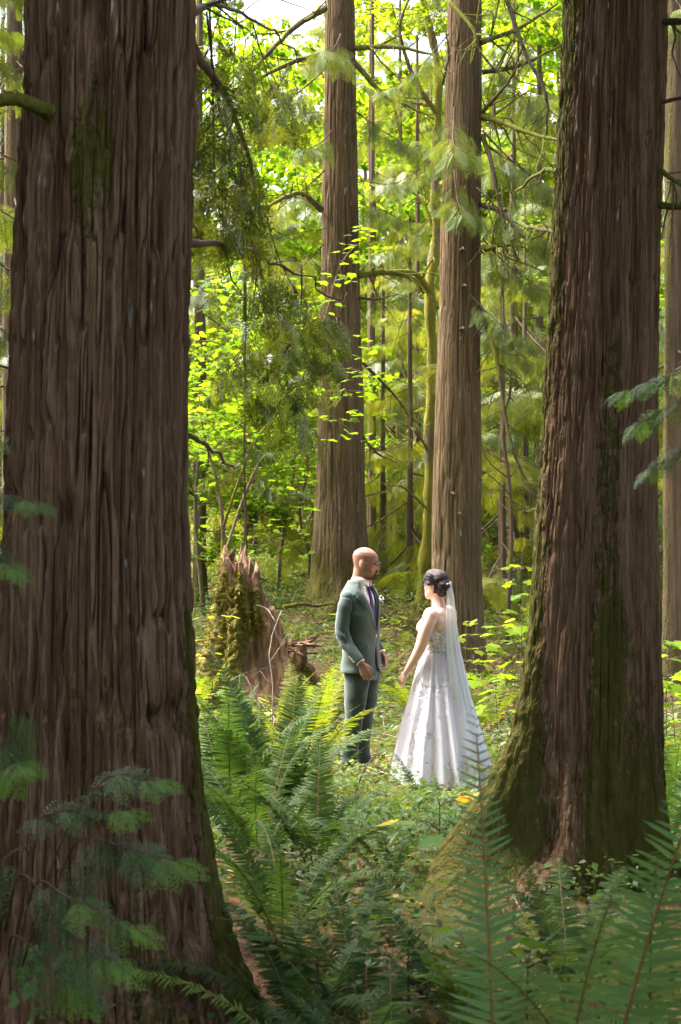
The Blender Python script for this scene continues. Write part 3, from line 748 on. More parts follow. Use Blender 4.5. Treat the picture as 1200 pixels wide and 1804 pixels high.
# unseen woods around and above the camera, added to shade the near ground
rg = np.random.RandomState(77); a = Acc()
def mass(n, x0, x1, y0, y1, z0, z1, size=(.3, .6)):
    p_ = np.stack([rg.uniform(x0, x1, n), rg.uniform(y0, y1, n), rg.uniform(z0, z1, n)], -1)
    keep = vnoise(p_*.55+3) > -.28
    p_ = p_[keep]; k = len(p_)
    stamp(a, LEAF_S[0], LEAF_S[1], frames(rg.randn(k, 3), rg.randn(k, 3))*rg.uniform(*size, k)[:, None, None], p_, rg.rand(k))
mass(8000, -9, -2.9, 0, 8.5, .6, 12)
mass(1800, 3.4, 9, 0, 7.5, .6, 11)
mass(1500, -7, 7, -5, -1.0, 0, 3.0)
mass(1600, -9, 9, -9, -4.5, 1, 12)
mass(9000, -5, 5, 2.2, 7.4, 6.0, 12)
for (x_, y_) in ((-3.6, 2), (-5, 6), (4.2, 1.5), (5, 5.5), (-2, -5), (2.5, -5.5)):
    tube(a, np.array([[x_, y_, gz(x_, y_)-.1], [x_, y_, 5], [x_+.1, y_, 11]]), [.3, .22, .1], 10, .05, 3, tint=.1)
tag(obj('unseen_shade_woods', a.mesh('unseen_shade_woods', M['cedar_dark'])), kind='stuff')
# ------------------------------------------------------------------ broken stump
st = empty('broken_stump', (0, 0, 0), 'moss-covered broken stump with jagged splintered top left of the groom', 'stump')
SX, SY = X(464, 13.6), 13.6
st.location = (SX, SY, gz(SX, SY)-.12)
st.scale = (1.22, 1.15, 1.0)
m, n, out = mat_new('rotten_wood')
v = mapped(n, (26, 26, 2.2)); f1 = noise(n, v, 1.0, 4, .65); f2 = noise(n, mapped(n, (5, 5, 3)), 1.0, 3)
cw = ramp(n, f1, [(.3, (.06, .035, .018)), (.5, (.17, .10, .055)), (.7, (.40, .27, .155))])
cw = mixc(n, ramp(n, f2, [(.45, (0, 0, 0)), (.62, (1, 1, 1))]), cw, mixc(n, f1, (.06, .04, .028), (.17, .11, .075)))
ms = ramp(n, mth(n, 'ADD', attr(n, 'moss'), mth(n, 'MULTIPLY', mth(n, 'SUBTRACT', noise(n, mapped(n, (22, 22, 22)), 1.0, 3, .7), .5), 1.2)), [(.45, (0, 0, 0)), (.6, (1, 1, 1))])
cw = mixc(n, ms, cw, mixc(n, f2, (.05, .048, .010), (.13, .115, .022)))
finish(n, out, cw, .9, bump(n, mth(n, 'ADD', f1, mth(n, 'MULTIPLY', ms, .4)), .8, .02), .15)
M['rot'] = m
nth, nz = 150, 120
t = np.linspace(0, 2*np.pi, nth, endpoint=False); u = np.linspace(0, 1, nz)
# height of the broken rim around the trunk: tall at the left, torn down to a low shelf at the right
def rim(th):
    d = (th-R(180)+np.pi) % (2*np.pi)-np.pi
    h = .64+.84*np.exp(-(np.abs(d)/2.1)**8)
    sp = vnoise(np.stack([np.cos(th)*3.2, np.sin(th)*3.2, 0*th+2], -1))*.20+vnoise(np.stack([np.cos(th)*9, np.sin(th)*9, 0*th], -1))*.06
    return h+sp
RI = rim(t); TH, U = np.meshgrid(t, u); Z = U*RI[None]
base = np.interp(Z, [0, .25, .6, 1.0, 1.4, 1.7], [.54, .46, .38, .305, .24, .19])
for (ang, wd, reach, h) in ((-165, 24, .30, .4), (-100, 20, .12, .35), (-40, 25, .10, .3), (120, 30, .2, .3)):
    d = (TH-R(ang)+np.pi) % (2*np.pi)-np.pi; base = base+reach*np.exp(-Z/h)*np.exp(-(d/R(wd))**2)
P3 = np.stack([np.cos(TH)*6, np.sin(TH)*6, Z*2.2], -1)
hol = np.exp(-(((TH-R(-92)+np.pi) % (2*np.pi)-np.pi)/.26)**2)*np.exp(-((Z-.48)/.30)**2)
base = base+.035*vnoise(P3)+.022*vnoise(P3*2.3+4)-.02*np.exp(-(vnoise(np.stack([np.cos(TH)*8, np.sin(TH)*8, Z*1.2], -1))/.16)**2)-.12*hol
mo = .62+.5*vnoise(np.stack([np.cos(TH)*2, np.sin(TH)*2, Z*2.2], -1))+.45*np.exp(-(((TH-R(-160)+np.pi) % (2*np.pi)-np.pi)/1.0)**2)-.9*sstep(.86, 1.0, U)-.8*np.exp(-(((TH-R(-42)+np.pi) % (2*np.pi)-np.pi)/.30)**2)*sstep(.35, .7, Z)-1.2*hol
mo = np.clip(mo, 0, 1)
base = base+mo*.022*(fbm(np.stack([np.cos(TH)*base*28, np.sin(TH)*base*28, Z*28], -1), 2)+.5)
lean = -.10*(Z/1.4)
V = np.stack([np.cos(TH)*base+lean, np.sin(TH)*base, Z], -1).reshape(-1, 3)
# inner wall of the hollow top
inn = []
for k_, (f_, dz) in enumerate(((.86, -.05), (.7, -.22), (.45, -.4), (.1, -.46))):
    b_ = base[-1]*f_; inn.append(np.stack([np.cos(t)*b_+lean[-1], np.sin(t)*b_, np.maximum(RI+dz, .1)], -1))
V = np.concatenate([V]+inn); mo = np.concatenate([mo.ravel(), np.zeros(nth*4)])
rows = nz+4; i = np.arange(rows-1)[:, None]*nth; j = np.arange(nth)[None]; kk = (j+1) % nth
F = np.stack([i+j, i+kk, i+nth+kk, i+nth+j], -1).reshape(-1, 4)
obj('trunk', new_mesh('trunk', V, F, M['rot'], True, {'moss': mo}), st)
rg = np.random.RandomState(4)
# splinters standing on the rim and the torn shelf
def splinter(p_, L, wdt, d, parent):
    a = Acc(); d = np.array(d, float); d /= np.linalg.norm(d); s_ = np.cross(d, [.3, -1, .2]); s_ /= np.linalg.norm(s_); q = np.cross(d, s_)
    b = np.array(p_); ring = [b+s_*wdt-q*wdt*.4, b+q*wdt*.5, b-s_*wdt-q*wdt*.3]
    mid = [x+d*L*.55+rg.randn(3)*wdt*.3 for x in ring]; tip = b+d*L+rg.randn(3)*wdt*.5
    a.add(np.array(ring+mid+[tip]), np.array([[0, 1, 4, 3], [1, 2, 5, 4], [2, 0, 3, 5]]), np.array([[3, 4, 6], [4, 5, 6], [5, 3, 6]]))
    me = a.mesh('splinter', M['rot']); at_ = me.attributes.new('moss', 'FLOAT', 'POINT')
    return obj('splinter', me, parent)
for k in range(34):
    th = rg.uniform(0, 2*np.pi); h = float(rim(np.array([th]))[0]); b_ = np.interp(h, [0, .25, .6, 1.0, 1.4, 1.7], [.5, .42, .33, .25, .19, .16])*rg.uniform(.72, .95)
    splinter((math.cos(th)*b_-.10*h/1.4, math.sin(th)*b_, h-.12), rg.uniform(.14, .34), rg.uniform(.012, .03), (rg.randn()*.12, rg.randn()*.12, 1), st)
for k in range(20):   # frayed fibres spilling over the right shelf
    splinter((.22+rg.uniform(-.08, .1), -.18+rg.uniform(-.1, .15), .66+rg.uniform(-.05, .08)), rg.uniform(.12, .26), rg.uniform(.008, .018), (rg.uniform(.4, 1), rg.uniform(-.7, .2), rg.uniform(-.7, .5)), st)
splinter((.30, -.28, .70), -.26, .045, (-.15, .1, 1), st)
# tufts of moss
a = Acc(); n_ = 6500
ii_ = rg.randint(0, nth*nz, n_); ii_ = ii_[mo[ii_] > .5]; nrm = V[ii_]-np.stack([lean.ravel()[ii_], 0*ii_, V[ii_, 2]-.02], -1); nrm /= np.linalg.norm(nrm, axis=1)[:, None]
dd = nrm+rg.randn(len(ii_), 3)*.6+[0, 0, -.2]
a.add(*rhomb(V[ii_], dd, rg.randn(len(ii_), 3), rg.uniform(.02, .05, len(ii_)), rg.uniform(.008, .016, len(ii_))), tint=np.repeat(rg.rand(len(ii_)), 4))
tag(obj('moss', a.mesh('moss', M['moss']), st), kind='stuff')

# mossy fallen pole behind the stump
lg = obj('fallen_log', limb_mesh('fallen_log', [at(500, 1069, 17), at(530, 1064, 17.1), at(560, 1066, 17.2), at(590, 1062, 17.2)], .024, .016, M['twig'], 10, 3, .6, .3, m=20, twigs=5, tl=.3), None)
tag(lg, 'thin mossy log lying between stump and the cedar behind the groom', 'log')
# ------------------------------------------------------------------ sword ferns
def rachis_curve(L, arch, n=40, up=80.0, side=0.0):
    """points of a frond's midrib in its own xz plane: rises at `up` degrees and bends over by `arch` degrees"""
    s = np.linspace(0, 1, n); ang = np.radians(up-arch*s**1.6)
    d = np.stack([np.cos(ang), side*s, np.sin(ang)], -1)*L/(n-1)
    return np.concatenate([[[0, 0, 0]], np.cumsum(d, 0)[:-1]])
def leaflet(n=3):
    """unit sword-fern leaflet along +x, width along y"""
    V = [(0, -.035, 0), (0, .05, 0), (.12, -.10, .0), (.10, .14, .012), (.45, -.088, -.03), (.45, .10, -.02), (.78, -.06, -.10), (.78, .065, -.095), (1.0, 0, -.19)]
    return np.array(V), np.array([[0, 2, 3, 1], [2, 4, 5, 3], [4, 6, 7, 5]]), np.array([[6, 8, 7]])
LV, LQ, LT = leaflet()
def frond_layout(L, arch, seed, pairs=34, width=.105, up=80.0, bare=.14, droop=.25, side=0.0, miss=.03):
    r = np.random.RandomState(seed); C = rachis_curve(L, arch, 60, up, side)
    T = np.gradient(C, axis=0); T /= np.linalg.norm(T, axis=1)[:, None]
    offs=[]; D=[]; U=[]; S=[]
    for i in range(pairs):
        for sd in (-1, 1):
            if r.rand() < miss: continue
            u = bare+(1-bare)*(i+.25*(sd > 0)+r.uniform(-.1, .1))/pairs; u = min(max(u, 0), .995)
            f = u*59; k = min(58, int(f)); b = C[k]+(C[k+1]-C[k])*(f-k); t_ = T[k]
            sv = np.array([0, float(sd), 0]); nv = np.cross(t_, sv)*sd
            v = (u-bare)/(1-bare); prof = min(1, .55+v*2.2)*(1-v**2.6)**.75+.04
            l = width*prof*r.uniform(.88, 1.1)*L/1.0
            dd = sv*.97+t_*(.10+.42*v)+nv*r.uniform(-.12, .18)+r.randn(3)*.05
            offs.append(b); D.append(dd); U.append(nv+r.randn(3)*.16); S.append(l)
    S = np.array(S); Fm = frames(np.array(D), np.array(U))
    sc = np.stack([S, np.maximum(S, .25*width*L)*.85, S], -1)
    return C, np.array(offs), Fm*sc[:, None, :]
def frond_meshes(L, arch, seed, mat, **kw):
    C, offs, Fm = frond_layout(L, arch, seed, **kw)
    a = Acc(); tube(a, C[::4], np.linspace(.0045, .0012, len(C[::4]))*L**.5, 5)
    r = np.random.RandomState(seed); f = Acc(); t = np.clip(r.normal(.45, .18, len(offs)), 0, 1)
    stamp(f, LV, LQ, Fm, offs, t); f2 = Acc(); 
    V = np.concatenate(f.V); k = len(LV)
    T3 = (LT[None]+(np.arange(len(offs))*k)[:, None, None]).reshape(-1, 3)
    return a.mesh('frond', M['rachis'], True), new_mesh('leaflets', V, [f.F[4][0], T3], mat, False, {'tint': np.repeat(t, k)})
FR = [frond_meshes(1.0, ar, 500+k, M['fern'], pairs=44, width=wd, up=up) for k, (ar, wd, up) in enumerate([(35, .11, 84), (55, .10, 80), (75, .10, 76), (95, .095, 70), (50, .12, 66), (30, .10, 72), (80, .09, 58)])]
def fern(x, y, n, h, label, seed=0, mat=None, group='sword ferns on the forest floor', spread=(0, 6.283), lo=0, hi=7, z=None, tiltmax=.28):
    r = np.random.RandomState(seed); root = empty('sword_fern', (x, y, (gz(x, y) if z is None else z)-.01), label, 'fern', group)
    for i in range(n):
        az = spread[0]+(spread[1]-spread[0])*(i+r.uniform(.2, .8))/n; k = r.randint(lo, hi); sc = h*r.uniform(.72, 1.12)
        b = obj('frond', FR[k][0], root, (math.cos(az)*.03, math.sin(az)*.03, 0), (r.uniform(-.2, .2), r.uniform(-.1, tiltmax), az), sc)
        f = obj('leaflets', FR[k][1], b); f['kind'] = 'stuff'
        if mat is not None: set_mat(f, mat)
    return root
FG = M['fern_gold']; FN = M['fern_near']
def fp(px, Y): return X(px, Y), Y
ferns = [ # px, Y, n, h, label, mat, lo, hi
 (405, 8.2, 14, 1.16, 'tall upright dark green sword fern beside the left foreground trunk', None, 0, 3),
 (490, 8.4, 14, 1.15, 'tall sword fern with upright fronds left of the groom\'s legs', None, 0, 3),
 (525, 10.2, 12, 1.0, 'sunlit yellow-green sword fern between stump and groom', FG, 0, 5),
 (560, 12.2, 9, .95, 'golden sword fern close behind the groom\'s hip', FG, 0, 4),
 (560, 9.2, 5, .7, 'arching sword fern crossing in front of the groom\'s trousers', None, 2, 7),
 (560, 6.3, 10, .8, 'shaded sword fern below the tall ferns at centre left', None, 2, 7),
 (690, 6.2, 8, .42, 'small sword fern left of the big mossy root', None, 2, 7),
 (400, 11.2, 9, .8, 'greyish sword fern in front of the stump at left', None, 2, 7),
 (460, 9.6, 9, .8, 'sword fern with tangled fronds below the stump', None, 1, 6),
 (860, 13.0, 9, .7, 'sunlit small fern right behind the bride\'s veil', FG, 2, 7),
 (905, 10.2, 8, .6, 'low bright fern between bride and right trunk', FG, 2, 7),
 (930, 16.5, 10, .9, 'yellow-green fern in the gap right of the bride', FG, 1, 6),
 (1185, 8.8, 12, 1.0, 'dark sword fern at the right edge beyond the right trunk', None, 1, 6),
 (1200, 10.8, 10, .9, 'sunlit sword fern at the right edge, farther back', FG, 1, 6),
 (1170, 7.2, 10, .8, 'deeply shaded sword fern at the foot of the right trunk', None, 1, 7),
 (730, 13.5, 9, .7, 'low fern on the bank seen between groom and bride', FG, 2, 7),
 (660, 14.5, 8, .7, 'small fern on the leaf-strewn bank behind the groom', FG, 2, 7),
 (480, 12.8, 8, .7, 'fern at the foot of the broken stump', FG, 1, 6),
 (345, 13.2, 8, .8, 'fern glimpsed left of the stump at the trunk edge', FG, 1, 6),
 (760, 9.2, 7, .5, 'tiny fern in front of the bride\'s hem', None, 3, 7),
 (500, 5.2, 9, .7, 'dark low fern at the root of the left foreground trunk', None, 3, 7),
 (455, 6.6, 11, .8, 'dark fern in the shade right beside the left trunk', None, 1, 6),
 (540, 4.4, 11, .66, 'broad dark fern low at bottom centre left', None, 2, 7),
 (820, 4.4, 10, .62, 'dark fern at bottom centre behind the upright frond', None, 2, 7),
 (1010, 4.6, 10, .7, 'shaded fern at the foot of the right trunk, centre', None, 2, 7),
 (700, 3.6, 10, .6, 'shaded fern at the bottom edge, centre', None, 2, 7),
 (600, 8.0, 7, .4, 'small fern before the groom\'s shoes', None, 3, 7),
 (640, 4.6, 9, .62, 'shadowed fern at bottom centre behind the nearest frond', None, 3, 7),
]
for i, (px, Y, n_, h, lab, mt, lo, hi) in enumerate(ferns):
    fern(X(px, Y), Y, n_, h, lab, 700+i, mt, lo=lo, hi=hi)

# the nearest fronds, leaf by leaf
LMESH = new_mesh('leaflet', LV, [LQ, LT], FN, False, {'tint': np.full(len(LV), .5)})
def near_fern(label, loc, fronds, seed):
    root = empty('sword_fern', loc, label, 'fern', 'near ferns before the camera')
    for k, (L, arch, up, az, roll, wd, pr, side) in enumerate(fronds):
        C, offs, Fm = frond_layout(1.0, arch, seed+k, pairs=pr, width=wd, up=up, side=side, bare=.2, miss=.02)
        a = Acc(); tube(a, C[::4], np.linspace(.0042, .0012, len(C[::4])), 6)
        fr = obj('frond', a.mesh('frond', M['rachis'], True), root, (0, 0, 0), (R(roll), 0, R(az)), L)
        for p_, m_ in zip(offs, Fm):
            o = bpy.data.objects.new('leaflet', LMESH); col.objects.link(o); o.parent = fr
            m_ = m_*np.array([1, .66, 1])[None]; mm = Matrix(((*m_[0], p_[0]), (*m_[1], p_[1]), (*m_[2], p_[2]), (0, 0, 0, 1))); o.matrix_local = mm
    return root
def base_at(px, Y, dz=0.0): return (X(px, Y), Y, gz(X(px, Y), Y)+dz)
# frond rows: length, arch, rise angle, azimuth, roll, width, pairs, sideways bend
# (azimuth -90: the frond bends towards the camera and shows its face)
near_fern('upright sword fern frond standing in front of the right trunk\'s left root', base_at(882, 2.75), [(1.27, 20, 90, 95, -1, .072, 56, .0), (1.0, 45, 84, 110, 7, .075, 48, .0)], 900)
near_fern('tall leaning sword fern in front of the right trunk', base_at(960, 2.7), [(1.36, 26, 90, -92, -11, .085, 58, .06), (1.14, 40, 86, -80, -1, .082, 52, .0), (1.05, 60, 80, -40, 4, .085, 48, 0), (1.0, 70, 78, -150, -6, .085, 48, 0)], 920)
near_fern('sword fern spreading at the bottom right corner', base_at(1175, 2.9), [(1.12, 45, 86, -92, 5, .085, 52, .0), (1.05, 55, 80, -60, 12, .085, 50, 0), (1.1, 60, 78, -120, 14, .085, 50, 0), (1.0, 70, 70, 165, 20, .085, 46, 0)], 940)
near_fern('low sword fern arching across the bottom centre', base_at(835, 2.85), [(1.22, 62, 76, 178, -40, .085, 56, .0), (1.12, 78, 72, 168, -34, .085, 52, .0), (1.05, 74, 66, 192, -36, .085, 50, .0), (.95, 80, 62, 182, -30, .085, 46, 0)], 960)
near_fern('sword fern frond at the bottom edge of the picture', base_at(430, 2.3), [(1.05, 92, 62, 6, 40, .075, 66, 0), (.95, 84, 62, -18, 30, .075, 60, 0)], 980)
near_fern('sword fern with crossing fronds between the two foreground trunks', base_at(640, 3.5), [(1.0, 80, 66, -10, 34, .075, 66, 0), (.95, 80, 66, 190, 34, .075, 60, 0), (.85, 70, 74, -80, 0, .075, 60, 0), (.9, 85, 60, 20, 30, .075, 60, 0)], 1000)
# ------------------------------------------------------------------ vine maple, mossy maple, hanging sprays
# vine maple behind the stump: its larger leaves are single parts
vm = empty('vine_maple', (0, 0, 0), 'slender vine maple with flat layers of bright leaves behind the stump', 'tree')
vx, vy = X(386, 16.0), 16.0
vm.location = (vx, vy, gz(vx, vy)-.05)
ROOT = np.array(vm.location)
def mossed(me, val, seed=0):
    V = np.empty(len(me.vertices)*3, np.float32); me.vertices.foreach_get('co', V); V = V.reshape(-1, 3)
    at_ = me.attributes.new('moss', 'FLOAT', 'POINT'); at_.data.foreach_set('value', np.clip(val+.5*vnoise(V*4+seed), 0, 1).astype(np.float32)); return me
for k, (pix, r0) in enumerate([([(383, 1090, 16), (392, 1010, 16), (393, 930, 15.9), (383, 850, 15.8), (360, 770, 15.7), (350, 690, 15.6)], .035),
        ([(393, 930, 15.9), (420, 850, 15.6), (455, 770, 15.4), (520, 700, 15.2), (600, 650, 15.0)], .02),
        ([(388, 1000, 16), (440, 850, 16.2), (500, 740, 16.1), (560, 600, 16), (600, 470, 15.8), (630, 430, 15.7)], .02)]):
    pts = [at(*q)-ROOT for q in pix]; a = Acc(); tube(a, curve_pts(pts, 24), np.linspace(r0, r0*.22, 24), 8, .1, k)
    obj('trunk' if k == 0 else 'limb', mossed(a.mesh('trunk', M['bark_maple'], True), .35, k), vm)
rg = np.random.RandomState(31)
LEAFM = new_mesh('leaf', LEAF[0], LEAF[1], M['maple'], False, {'tint': np.full(len(LEAF[0]), .5)})
spots = []   # (px,py,Y) layer centres with horizontal extent: flat sheets of leaves
for (px, py, Y, w_, n_) in [(395, 690, 15.2, .55, 40), (360, 735, 15.0, .4, 28), (440, 720, 15.3, .5, 34), (410, 770, 15.1, .5, 30), (480, 690, 15.5, .4, 24), (370, 655, 15.6, .35, 18), (350, 800, 15.0, .3, 14),
        (620, 450, 15.4, .22, 14), (640, 405, 15.6, .18, 10), (595, 490, 15.4, .25, 14), (575, 535, 15.5, .25, 10), (600, 610, 15.3, .3, 14), (620, 660, 15.3, .3, 14), (580, 690, 15.2, .28, 12), (600, 735, 15.2, .26, 10), (610, 770, 15.2, .25, 10), (640, 690, 15.3, .2, 8)]:
    c0 = at(px, py, Y)
    for q in range(n_): spots.append(c0+np.array([rg.randn()*w_*.55, rg.randn()*w_*.7, rg.randn()*.045+.0]))
spots = np.array(spots); print('vine maple leaves', len(spots))
for p_ in spots[:298]:
    o = bpy.data.objects.new('leaf', LEAFM); col.objects.link(o); o.parent = vm
    o.location = p_-ROOT; o.rotation_euler = (rg.randn()*.22, rg.randn()*.22+.08, rg.uniform(0, 6.283)); s_ = rg.uniform(.065, .13); o.scale = (s_, s_, s_)
a = Acc(); k_ = max(1, len(spots)-298); ex = spots[298:] if len(spots) > 298 else spots[:1]
ex = np.concatenate([ex, np.stack([rg.uniform(X(335, 17), X(560, 17), 420), rg.uniform(16.2, 18.5, 420), CAM_Z+(902-rg.uniform(480, 980, 420))/F_PX*17], -1)])
Fm = frames(np.stack([rg.randn(len(ex)), rg.randn(len(ex)), rg.randn(len(ex))*.15], -1), np.stack([rg.randn(len(ex))*.25, rg.randn(len(ex))*.25, np.ones(len(ex))], -1))*rg.uniform(.07, .13, len(ex))[:, None, None]
stamp(a, LEAF[0], LEAF[1], Fm, ex-ROOT, rg.rand(len(ex))); tag(obj('foliage', a.mesh('foliage', M['maple']), vm), kind='stuff')
a = Acc()                                                          # fine twigs carrying the layers
for (px, py, Y, px2, py2) in ((350, 690, 15.6, 480, 690), (383, 850, 15.8, 440, 715), (600, 470, 15.8, 575, 540), (520, 700, 15.2, 650, 690), (455, 770, 15.4, 350, 800), (600, 650, 15, 660, 668), (520, 700, 15.2, 640, 775)):
    tube(a, curve_pts([at(px, py, Y)-ROOT, (at(px, py, Y)+at(px2, py2, Y))/2-ROOT+[0, 0, .04], at(px2, py2, Y-.2)-ROOT], 10), np.linspace(.006, .002, 10), 5)
obj('twig', mossed(a.mesh('twig', M['twig'], True), .2), vm)

# mossy leaning maple left of the middle cedar
mm = empty('mossy_maple', (0, 0, 0), 'thin crooked trunk wrapped in yellow moss left of the cedar behind the bride', 'tree')
mx, my = X(745, 18.8), 18.8; mm.location = (mx, my, gz(mx, my)-.05); RM = np.array(mm.location)
P_ = [at(*q)-RM for q in [(745, 1075, 18.8), (748, 1000, 18.8), (757, 880, 18.8), (756, 760, 18.8), (762, 640, 18.8), (757, 520, 18.8), (768, 420, 18.8), (766, 300, 18.8), (772, 200, 18.8), (768, 100, 18.8), (745, 0, 18.8), (735, -80, 18.8)]]
a = Acc(); tube(a, curve_pts(P_, 70), np.interp(np.linspace(0, 1, 70), [0, .1, .5, 1], [.11, .075, .065, .04])*(1+.16*np.sin(np.arange(70)*1.1)), 14, .22, 3)
obj('trunk', mossed(a.mesh('trunk', M['bark_maple'], True), .72, 1), mm)
for k, (pix, r0, ms) in enumerate([([(760, 520, 18.8), (735, 485, 18.6), (700, 478, 18.5), (650, 482, 18.4)], .05, .95), ([(768, 420, 18.8), (740, 350, 18.9), (690, 330, 19), (650, 355, 19.2)], .03, .6),
        ([(770, 200, 18.8), (735, 150, 18.7), (700, 60, 18.6), (715, -10, 18.6)], .04, .35), ([(757, 800, 18.8), (735, 760, 18.5), (705, 740, 18.3)], .02, .5), ([(756, 900, 18.8), (715, 860, 18.4), (690, 850, 18.2)], .018, .5)]):
    limb(mm, pix, r0, r0*.35, ms, 7, .5, 80+k, M['bark_maple'])
for k, (px, py, az, sc) in enumerate(((745, 20, 2.6, .6), (730, 140, 2.2, .5), (690, 330, 3.0, .5), (700, 470, -2.0, .45), (760, 60, .5, .5), (720, 60, -1.0, .5))):
    bough(mm, MB_MD[k % 3][:2], tuple(at(px, py, 18.7)-RM), az, .2, sc, M['maple_gold'])

# hemlock sapling with drooping dark sprays before the vine maple
hs = cedar_tree(X(432, 14.8), 14.8, 4.6, .022, 2.0, BR_LACE, 'young cedar with drooping dark sprays hanging above the stump', None, cd, M['twig'], 18, 321, .55, 4.4, 'young_cedar', 14, .02)
# saplings with dark crooked stems in the right gap
for k, (pix, lab) in enumerate([([(893, 1090, 17), (900, 900, 17), (885, 760, 17), (905, 640, 16.9), (890, 500, 16.9), (920, 380, 16.8)], 'dark crooked sapling stem in the gap right of the bride'),
        ([(540, 1075, 19), (545, 980, 19), (530, 900, 19), (548, 830, 19), (540, 760, 19)], 'thin dark sapling left of the cedar behind the groom')]):
    b0 = at(*pix[0]); b0[2] = gz(b0[0], b0[1])-.03
    t_ = empty('sapling', tuple(b0), lab, 'sapling')
    pts = [at(*q)-b0 for q in pix]; pts[0] = np.zeros(3)
    obj('stem', limb_mesh('stem', pts, .028, .008, M['twig'], 7, k, .3, m=26, twigs=16, tl=.6), t_)
    for q in range(5):
        i = 1+q % (len(pts)-1); bough(t_, MB_HI[q % 3][:2], tuple(pts[i]), q*1.9, .1, .42, M['maple'])

# ------------------------------------------------------------------ cedar sprays close to the camera
NEAR_SP = [cedar_spray(.30, 60+k, 9, 4, .0085, .35) for k in range(3)]
def cedar_sapling(label, base, tips, mat, seed, s=1.0, name='cedar_sapling'):
    root = empty(name, tuple(base), label, 'sapling'); r = np.random.RandomState(seed); B0 = np.array(base)
    for k, ctrl in enumerate(tips):
        C_ = curve_pts([np.array(c)-B0 for c in ctrl], 16); a = Acc(); tube(a, C_, np.linspace(.006, .0018, 16)*s, 6)
        br_ = obj('branch', mossed(a.mesh('branch', M['twig'], True), .0), root)
        f = Acc(); T_ = np.gradient(C_, axis=0); T_ /= np.linalg.norm(T_, axis=1)[:, None]
        offs=[]; D=[]; U=[]
        for i in range(8, 16, 3):
            sv = np.cross(T_[i], [0, 0, 1]); sv /= np.linalg.norm(sv)+1e-6
            for sd in (-1, 1): offs.append(C_[i]); D.append(T_[i]*.75+sv*sd*.75+np.array([0, 0, -.22])+r.randn(3)*.1); U.append(np.array([0, -.55, 1])+r.randn(3)*.22)
        offs.append(C_[-1]); D.append(T_[-1]); U.append([0, -.5, 1])
        n_ = len(offs); Fm = frames(np.array(D), np.array(U))*(s*np.linspace(.72, .42, n_)*r.uniform(.75, 1.15, n_))[:, None, None]
        for q in range(3): stamp(f, *NEAR_SP[q], Fm[q::3], np.array(offs)[q::3], np.clip(np.linspace(.2, .95, n_)[q::3]+r.randn(len(Fm[q::3]))*.12, 0, 1))
        tag(obj('foliage', f.mesh('foliage', mat), br_), kind='stuff')
    return root
M['cedar_near'] = leaf_mat('cedar_leaf_near', (.035, .065, .028), (.06, .11, .038), (.15, .28, .05), (1.6, 1.8, .6), .4, .08, 0)
def A(px, py, Y): return at(px, py, Y)
cedar_sapling('small blurred cedar sapling in front of the left foreground trunk', (X(60, 3.1), 3.1, gz(X(60, 3.1), 3.1)), [
    [A(40, 1700, 3.1), A(110, 1480, 3.0), A(190, 1370, 2.95), A(275, 1375, 2.9)],
    [A(60, 1690, 3.1), A(130, 1490, 3.0), A(210, 1490, 2.9), A(305, 1515, 2.85)],
    [A(30, 1720, 3.1), A(60, 1560, 3.0), A(120, 1580, 2.9), A(230, 1630, 2.8)],
    [A(0, 1640, 3.1), A(30, 1480, 3.0), A(100, 1430, 2.95), A(220, 1430, 2.9)],
    [A(10, 1640, 3.1), A(40, 1540, 2.9), A(120, 1640, 2.85), A(195, 1690, 2.8)],
    [A(20, 1700, 3.1), A(50, 1500, 3.0), A(-20, 1540, 2.95), A(-60, 1600, 2.9)],
    [A(20, 1760, 3.1), A(20, 1650, 3.0), A(80, 1690, 2.9), A(130, 1740, 2.85)]], M['cedar_near'], 5, .56)
cedar_sapling('blurred cedar twigs poking in at the left edge', (X(-40, 3.4), 3.4, gz(X(-40, 3.4), 3.4)), [
    [A(-120, 1000, 3.4), A(-60, 880, 3.3), A(0, 870, 3.25), A(60, 885, 3.2)],
    [A(-140, 1040, 3.4), A(-70, 960, 3.3), A(-20, 960, 3.3), A(20, 1000, 3.2)],
    [A(-20, 1120, 3.4), A(15, 1200, 3.3), A(28, 1290, 3.3), A(10, 1370, 3.25)],
    [A(-120, 1300, 3.4), A(-60, 1250, 3.3), A(0, 1310, 3.3), A(40, 1350, 3.2)]], M['cedar_near'], 6, .42, 'cedar_twigs')
cedar_sapling('cedar spray reaching in from the right edge across the trunk', (X(1300, 4.8), 4.8, gz(X(1300, 4.8), 4.8)), [
    [A(1300, 660, 4.8), A(1220, 655, 4.8), A(1160, 668, 4.9), A(1090, 690, 5.0)],
    [A(1300, 700, 4.8), A(1230, 700, 4.8), A(1180, 715, 4.9), A(1120, 750, 5.0)],
    [A(1300, 780, 4.8), A(1240, 770, 4.8), A(1190, 800, 4.9), A(1140, 830, 5.0)]], M['cedar_near'], 7, .55, 'cedar_branch')
# hanging-leaf creeper at the far left bottom
cr = empty('ivy_sprig', tuple(A(40, 1800, 3.0)), 'tiny bluish ivy leaves low on the left foreground trunk', 'creeper')
for k, (px, py) in enumerate([(50, 1680), (60, 1700), (62, 1725), (30, 1755), (55, 1735), (40, 1705), (58, 1780)]):
    o = obj('leaf', LEAFM, cr, tuple(A(px, py, 3.0)-A(40, 1800, 3.0)), (1.3+.2*k, .3*k, .9*k), .035); set_mat(o, M['fern_near'])

